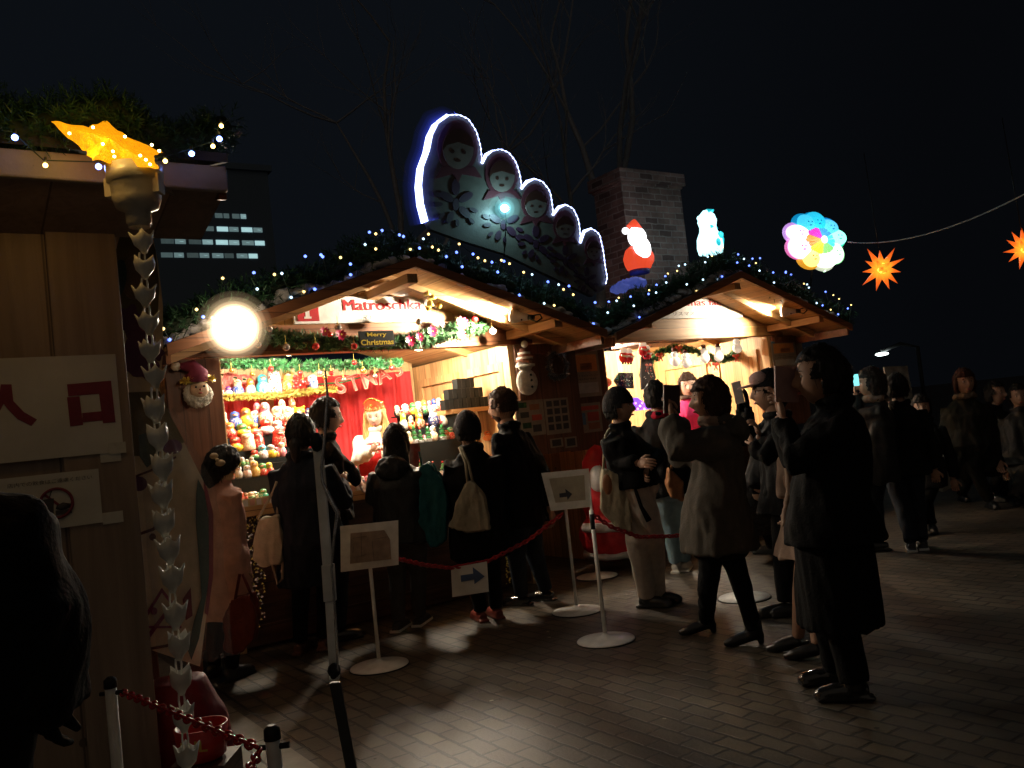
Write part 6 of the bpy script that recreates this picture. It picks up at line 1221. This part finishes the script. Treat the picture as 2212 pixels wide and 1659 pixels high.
# puffer jacket
T, I = person('person with long dark hair in a hooded dark grey puffer, back turned', 6.5, (856, 953), 14, (872, 1150), [(862, 1362), (908, 1350)], CHAR, GTR, HB, 'long', hem=.10, k=.98, armL=((806, 1075), (822, 1050, .2)), armR=((918, 1085), (915, 1120, .1)), wid=1.2, shoe=SHW, shoekind='sneaker', noface=True, sleeve=1.15)
m = MB(CHAR); nb, r, f = I['nb'], I['r'], I['f']; m.ell(nb-f*.09+V((0, 0, -.04)), (.13, .08, .10), sub=3); m.remesh(.011, .02, (16, 16, 10)); m.build('hood', T)
tote(6.42, [(905,1010),(925,998),(950,1030),(968,1080),(962,1170),(930,1185),(905,1150)], .14, cloth('teal', (.012, .09, .10), .5), 'teal backpack hanging beside the grey puffer', [[(912,1010),(905,975)], [(935,1000),(958,1050)]], 'backpack')
# beanie woman with beige tote
T, I = person('person in a dark beanie and black coat with a beige tote, facing the stall', 6.5, (1010, 928), -22, (1035, 1140), [(1040, 1342), (1075, 1335)], BLKC, BLKC, HB, 'beanie', hem=.35, k=1.0, wid=1.22, armL=((972, 1060), (965, 1030, .25)), armR=((1075, 1070), (1062, 1110, .2)), shoe=SHR, skin=SK)
tote(6.28, [(1008,1040),(1022,1040),(1048,1075),(1060,1145),(1010,1152),(968,1140),(985,1085)], .10, CNV, 'beige cloth tote pulled long on the shoulder of the beanie person', [[(1010,1045),(1006,1000),(992,966,.05)], [(1022,1045),(1012,1000),(996,966,.05)]])
# bearded man
T, I = person('tall bearded person in a black jacket looking left at the stall', 6.8, (1086, 878), -62, (1128, 1110), [(1130, 1308), (1182, 1298)], BLKC, DJ, HBR, 'man', hem=.12, k=1.10, wid=1.12, pitch=-.05, neckpx=(1102, 925), armL=((1080, 1040, .1), (1065, 1085, .1)), armR=((1180, 1040), (1190, 1100)), shoe=mat('shoe_shiny', (.015, .015, .015), .15, coat=.8))
hc, F3 = I['hc'], I['F3']; m = MB(HBR); m.ell(hc, 1, F3, sub=4, fn=lambda v: (V((v.x*.078*(1-.2*v.z*v.z), v.y*.098+.004, v.z*.130))*1.1 if (v.z < -.42 and v.y > -.1) or (v.z < -.1 and abs(v.x) > .55 and v.y > -.1) else V((v.x*.05, v.y*.05, v.z*.08)))); m.build('beard', T)
# person with pale trousers and short black hair, facing right
T, I = person('person in a black jacket and pale trousers looking right, hand at the waist', 6.3, (1338, 878), 118, (1378, 1050), [(1400, 1312), (1422, 1302)], BLKC, PALE, HB, 'beanie', hem=.0, k=1.0, wid=1.16, pitch=-.02, knees=[(1375, 1165), (1412, 1160)], armR=((1330, 1000, -.1), (1378, 1000, -.28)), armL=((1420, 985, .1), (1400, 1015, -.1)), legr=1.22, shoekind='boot', skin=SK)
tb = tote(6.2, [(1300,1012),(1362,1030),(1366,1150),(1330,1140),(1298,1100)], .09, CNV, 'canvas tote with a dark round print at the hip of the pale trousers person', [[(1303,1015),(1308,940),(1318,925,.1)], [(1352,1030),(1330,960),(1322,925,.1)]])
m = MB(BRN); q = P(1312, 1047, 6.10); m.ell(q, (.035, .012, .075), sub=2); m.build('print', tb)
m = MB(BLKC); m.tube([P(1368, 1045, 6.13), P(1385, 1095, 6.10), P(1402, 1125, 6.10)], [.012, .014, .022], 8); m.build('hanging_strap', label='black strap with a tassel hanging over the pale trousers', cat='strap')
# dark haired back with jeans
T, I = person('person with short black hair, red collar and light jeans, back turned', 7.5, (1417, 858), 20, (1450, 1050), [(1462, 1236), (1482, 1232)], BLKC, JEAN, HB, 'short', k=1.06, wid=1.1, collar=cloth('red_collar', (.35, .01, .03)), shoe=SHWH, shoekind='sneaker', noface=True)
tote(7.3, [(1445,1010),(1478,1040),(1480,1085),(1450,1075),(1440,1045)], .08, cloth('tan_leather', (.20, .09, .04), .5), 'tan shoulder bag between the pale trousers and the grey coat', [[(1450,1015),(1455,960)]], 'shoulder_bag')
# grey coat woman taking a photo
T, I = person('person in a long grey coat and beige scarf raising a phone, in profile', 5.2, (1533, 862), -84, (1545, 1090), [(1530, 1368), (1632, 1392)], GRC, BLKC, HBR, 'bob', hem=.36, k=1.02, wid=1.15, knees=[(1528, 1275), (1605, 1270)], armR=((1470, 985, .08), (1462, 905, .0)), armL=((1455, 970, -.22), (1450, 900, -.10)), flare=1.28, collar=BEI, shoekind='boot_heel', legr=.86, skirt=(cloth('skirt', (.02, .018, .018)), .42, .95), sleeve=1.5, skin=SK)
m = MB(mat('phone_case', (.03, .012, .010), .5)); c = P(1452, 862, 5.14); M_ = Matrix.Translation(c) @ Matrix.Rotation(math.radians(18), 4, 'Z') @ Matrix.Rotation(.12, 4, 'Y'); m.box(-.058, .050, -.006, .006, -.085, .085, M_); m.build('phone_case', label='brown phone case held up by the grey coat person', cat='phone')
m = MB(GRC); nb, r, f = I['nb'], I['r'], I['f']; m.ell(nb-f*.09+V((0, 0, -.03)), (.10, .15, .085), sub=3); m.remesh(.011, .02, (14, 14, 9)); m.build('hood', T)
# seller in the factory stall
d11 = (S2.M @ S2.at(1482, 835, .5)).y
person('seller with bobbed brown hair and a bright pink jacket in the factory stall', d11, (1486, 834), 186, (1492, 960), [(1480, 1200), (1500, 1200)], cloth('pink_jacket', (.75, .05, .22), .6), None, HBR, 'bob', skin=SK2, k=1.0, hk=1.3, legs=False, armL=((1512, 930), (1500, 960, -.2)), armR=((1462, 930), (1470, 960, -.2)), wid=1.0, vox=.011, group='sellers', collar=cloth('grey_collar', (.10, .07, .06)))
# cap man, gloved photographer
T, I = person('person in a pale brimmed black cap and glasses looking left', 5.9, (1662, 845), -84, (1700, 1060), [(1700, 1330), (1725, 1330)], BLKC, BLKC, HB, 'cap', hem=.2, k=1.08, wid=1.05, armR=((1655, 985, .1), (1640, 940, .0)), armL=((1650, 990, -.2), (1628, 958, -.1)), skin=SK, neckpx=(1680, 905))
hc, F3 = I['hc'], I['F3']; m = MB(BLACK)
for s in (-1, 1): m.tube([hc+F3 @ V((s*.034+.026*math.cos(t), .105, .008+.02*math.sin(t))) for t in [i*6.2832/12 for i in range(12)]], .0022, 5, closed=True); m.tube([hc+F3 @ V((s*.06, .103, .01)), hc+F3 @ V((s*.084, .0, .01))], .0022, 5)
m.build('glasses', T)
T, I = person('person in a black coat and plaid skirt raising a phone with gloved hands', 6.9, (1668, 858), -60, (1645, 1040), [(1630, 1190), (1668, 1196)], BLKC, BLKC, HB, 'short', hem=.1, k=.92, armR=((1625, 960, -.2), (1616, 885, -.25)), armL=((1600, 950, -.1), (1600, 880, -.2)), glove=BLKC, skirt=(cloth('plaid', (.03, .026, .026)), .78, 1.25), noface=True, curl=.4)
m = MB(mat('phone_grey', (.16, .14, .13), .3)); c = P(1594, 848, 6.6); M_ = Matrix.Translation(c) @ Matrix.Rotation(math.radians(-40), 4, 'Z') @ Matrix.Rotation(-.1, 4, 'Y'); m.box(-.036, .036, -.005, .005, -.085, .085, M_); m.build('phone', label='grey phone held upright above the grey coat person by a gloved hand', cat='phone')
# tall black coat and the woman behind
T, I = person('person in a beige coat and heeled shoes mostly hidden by the tall black coat', 4.75, (1792, 815), -70, (1768, 1080), [(1728, 1408), (1770, 1425)], BEI, None, HB, 'bob', hem=.38, k=.98, wid=1.15, shoekind='heel', shoe=mat('shoe_black', (.012, .012, .012), .3), flare=1.25, noface=True, skin=SK, armR=((1700, 1000, -.1), (1700, 1080, -.1)))
T, I = person('tall person in a long black coat at the right holding up a pink phone', 4.0, (1772, 812), -78, (1792, 1080), [(1810, 1478), (1850, 1512)], BLKC, BLKC, HB, 'short', hem=.22, k=1.05, wid=1.16, neckpx=(1800, 880), armR=((1700, 985, .18), (1685, 895, .2)), armL=((1712, 1000, -.15), (1692, 905, .0)), flare=1.2, legr=1.25, shoekind='boot', skirt=(BLKC, .70, 1.12), skin=SK, shoe=mat('shoe_shiny', (.015, .015, .015), .15, coat=.8))
m = MB(mat('phone_pink', (.35, .20, .18), .5)); c = P(1700, 830, 4.05); M_ = Matrix.Translation(c) @ Matrix.Rotation(math.radians(12), 4, 'Z') @ Matrix.Rotation(.11, 4, 'Y'); m.box(-.062, .055, -.006, .006, -.085, .085, M_); m.build('phone_case', label='wide pink phone case held by the tall black coat person', cat='phone')
tote(4.25, [(1690,960),(1735,945),(1742,1000),(1712,1130),(1690,1140),(1702,1060)], .06, BEI, 'beige scarf end or cloth hanging in front of the tall black coat', [], 'hanging_scarf')
# crowd at the right
person('person with grey hair looking at a lit phone behind the black coat', 7.6, (1882, 828), -75, (1895, 1010), [(1880, 1185), (1905, 1190)], CHAR, DJ, HGR, 'bob', hem=.2, k=1.05, wid=1.1, collar=BEI, armL=((1850, 900), (1848, 850, .1)), armR=((1860, 910, .2), (1850, 852, .2)), skirt=None)
m = MB(mat('phone_screen', (.2, .5, .5), .3, emit=(.25, .85, .9), es=1.3, bump=0)); c = P(1846, 820, 7.45); m.box(c.x-.035, c.x+.035, c.y-.004, c.y+.004, c.z-.055, c.z+.045); m.build('phone', label='phone with a glowing turquoise screen in the right hand crowd', cat='phone')
person('dark dressed person in front of the pale poster panel', 7.9, (1938, 838), 20, (1950, 1010), [(1970, 1190), (1995, 1186)], DKG, DJ, HB, 'short', hem=.1, k=1.0, wid=1.1, noface=True, shoe=SHW, shoekind='sneaker')
person('dark dressed person standing between the poster panel and the scarf person', 8.6, (1990, 880), 200, (2000, 1020), [(1985, 1155), (2015, 1150)], DKG, BLKC, HB, 'bob', hem=.3, k=.95)
person('person with auburn hair and a thick scarf over a long coat facing us', 9.3, (2083, 826), 188, (2092, 960), [(2080, 1082), (2140, 1098)], OLVC, OLVC, HRD, 'bob', hem=.6, k=1.12, wid=1.25, collar=cloth('thick_scarf', (.17, .12, .085)), flare=1.3)
person('person behind the scarf person, half hidden, in dark clothes', 10.3, (2150, 850), 150, (2155, 975), [(2145, 1085), (2170, 1080)], DKG, DKG, HB, 'short', hem=.2, k=1.1)
person('person cut by the right edge in dark grey clothes', 9.8, (2200, 856), 200, (2205, 985), [(2190, 1090), (2215, 1086)], CHAR, GTR, HB, 'short', hem=.2, k=1.05)
tote(8.9, [(2022,1022),(2052,1016),(2056,1055),(2040,1062),(2022,1056)], .10, cloth('pale_bag', (.22, .22, .20)), 'pale round bag hanging in the dark right of the crowd', [[(2030,1022),(2040,985)], [(2045,1018),(2042,985)]])
T = thing('notice_board', 'pale poster panel standing behind the crowd at the right', 'panel', WF, (P(1935, 850, 9.5).x, 9.5, 0)); a = P(1912, 850, 9.5); b = P(1962, 795, 9.5)
m = MB(mat('panel_print', (.16, .17, .16), .6, var=.8, scale=7)); m.prism([P(1910, 792, 9.5), P(1960, 790, 9.5), P(1972, 860, 9.5), P(1920, 868, 9.5)], (0, .03, 0)); m.build('panel', T); m = MB(GREY); m.tube([V((a.x+.05, 9.53, 0)), V((a.x+.05, 9.53, a.z+.1))], .02); m.tube([V((b.x, 9.53, 0)), V((b.x, 9.53, a.z+.1))], .02); m.build('leg', T)
# dark figure in the near left corner
person('dark silhouette of a person close to the camera at the left edge', 1.55, (-250, 905), 20, (-130, 1330), [(-160, 2300), (-60, 2310)], BLKC, BLKC, HB, 'short', hem=.2, k=1.08, wid=1.25, armR=((40, 1290, -.02), (70, 1470, .08)), armL=((-340, 1300), (-340, 1500)), neckpx=(-190, 1060), glove=BLKC, noface=True, sleeve=1.35, curl=.8)
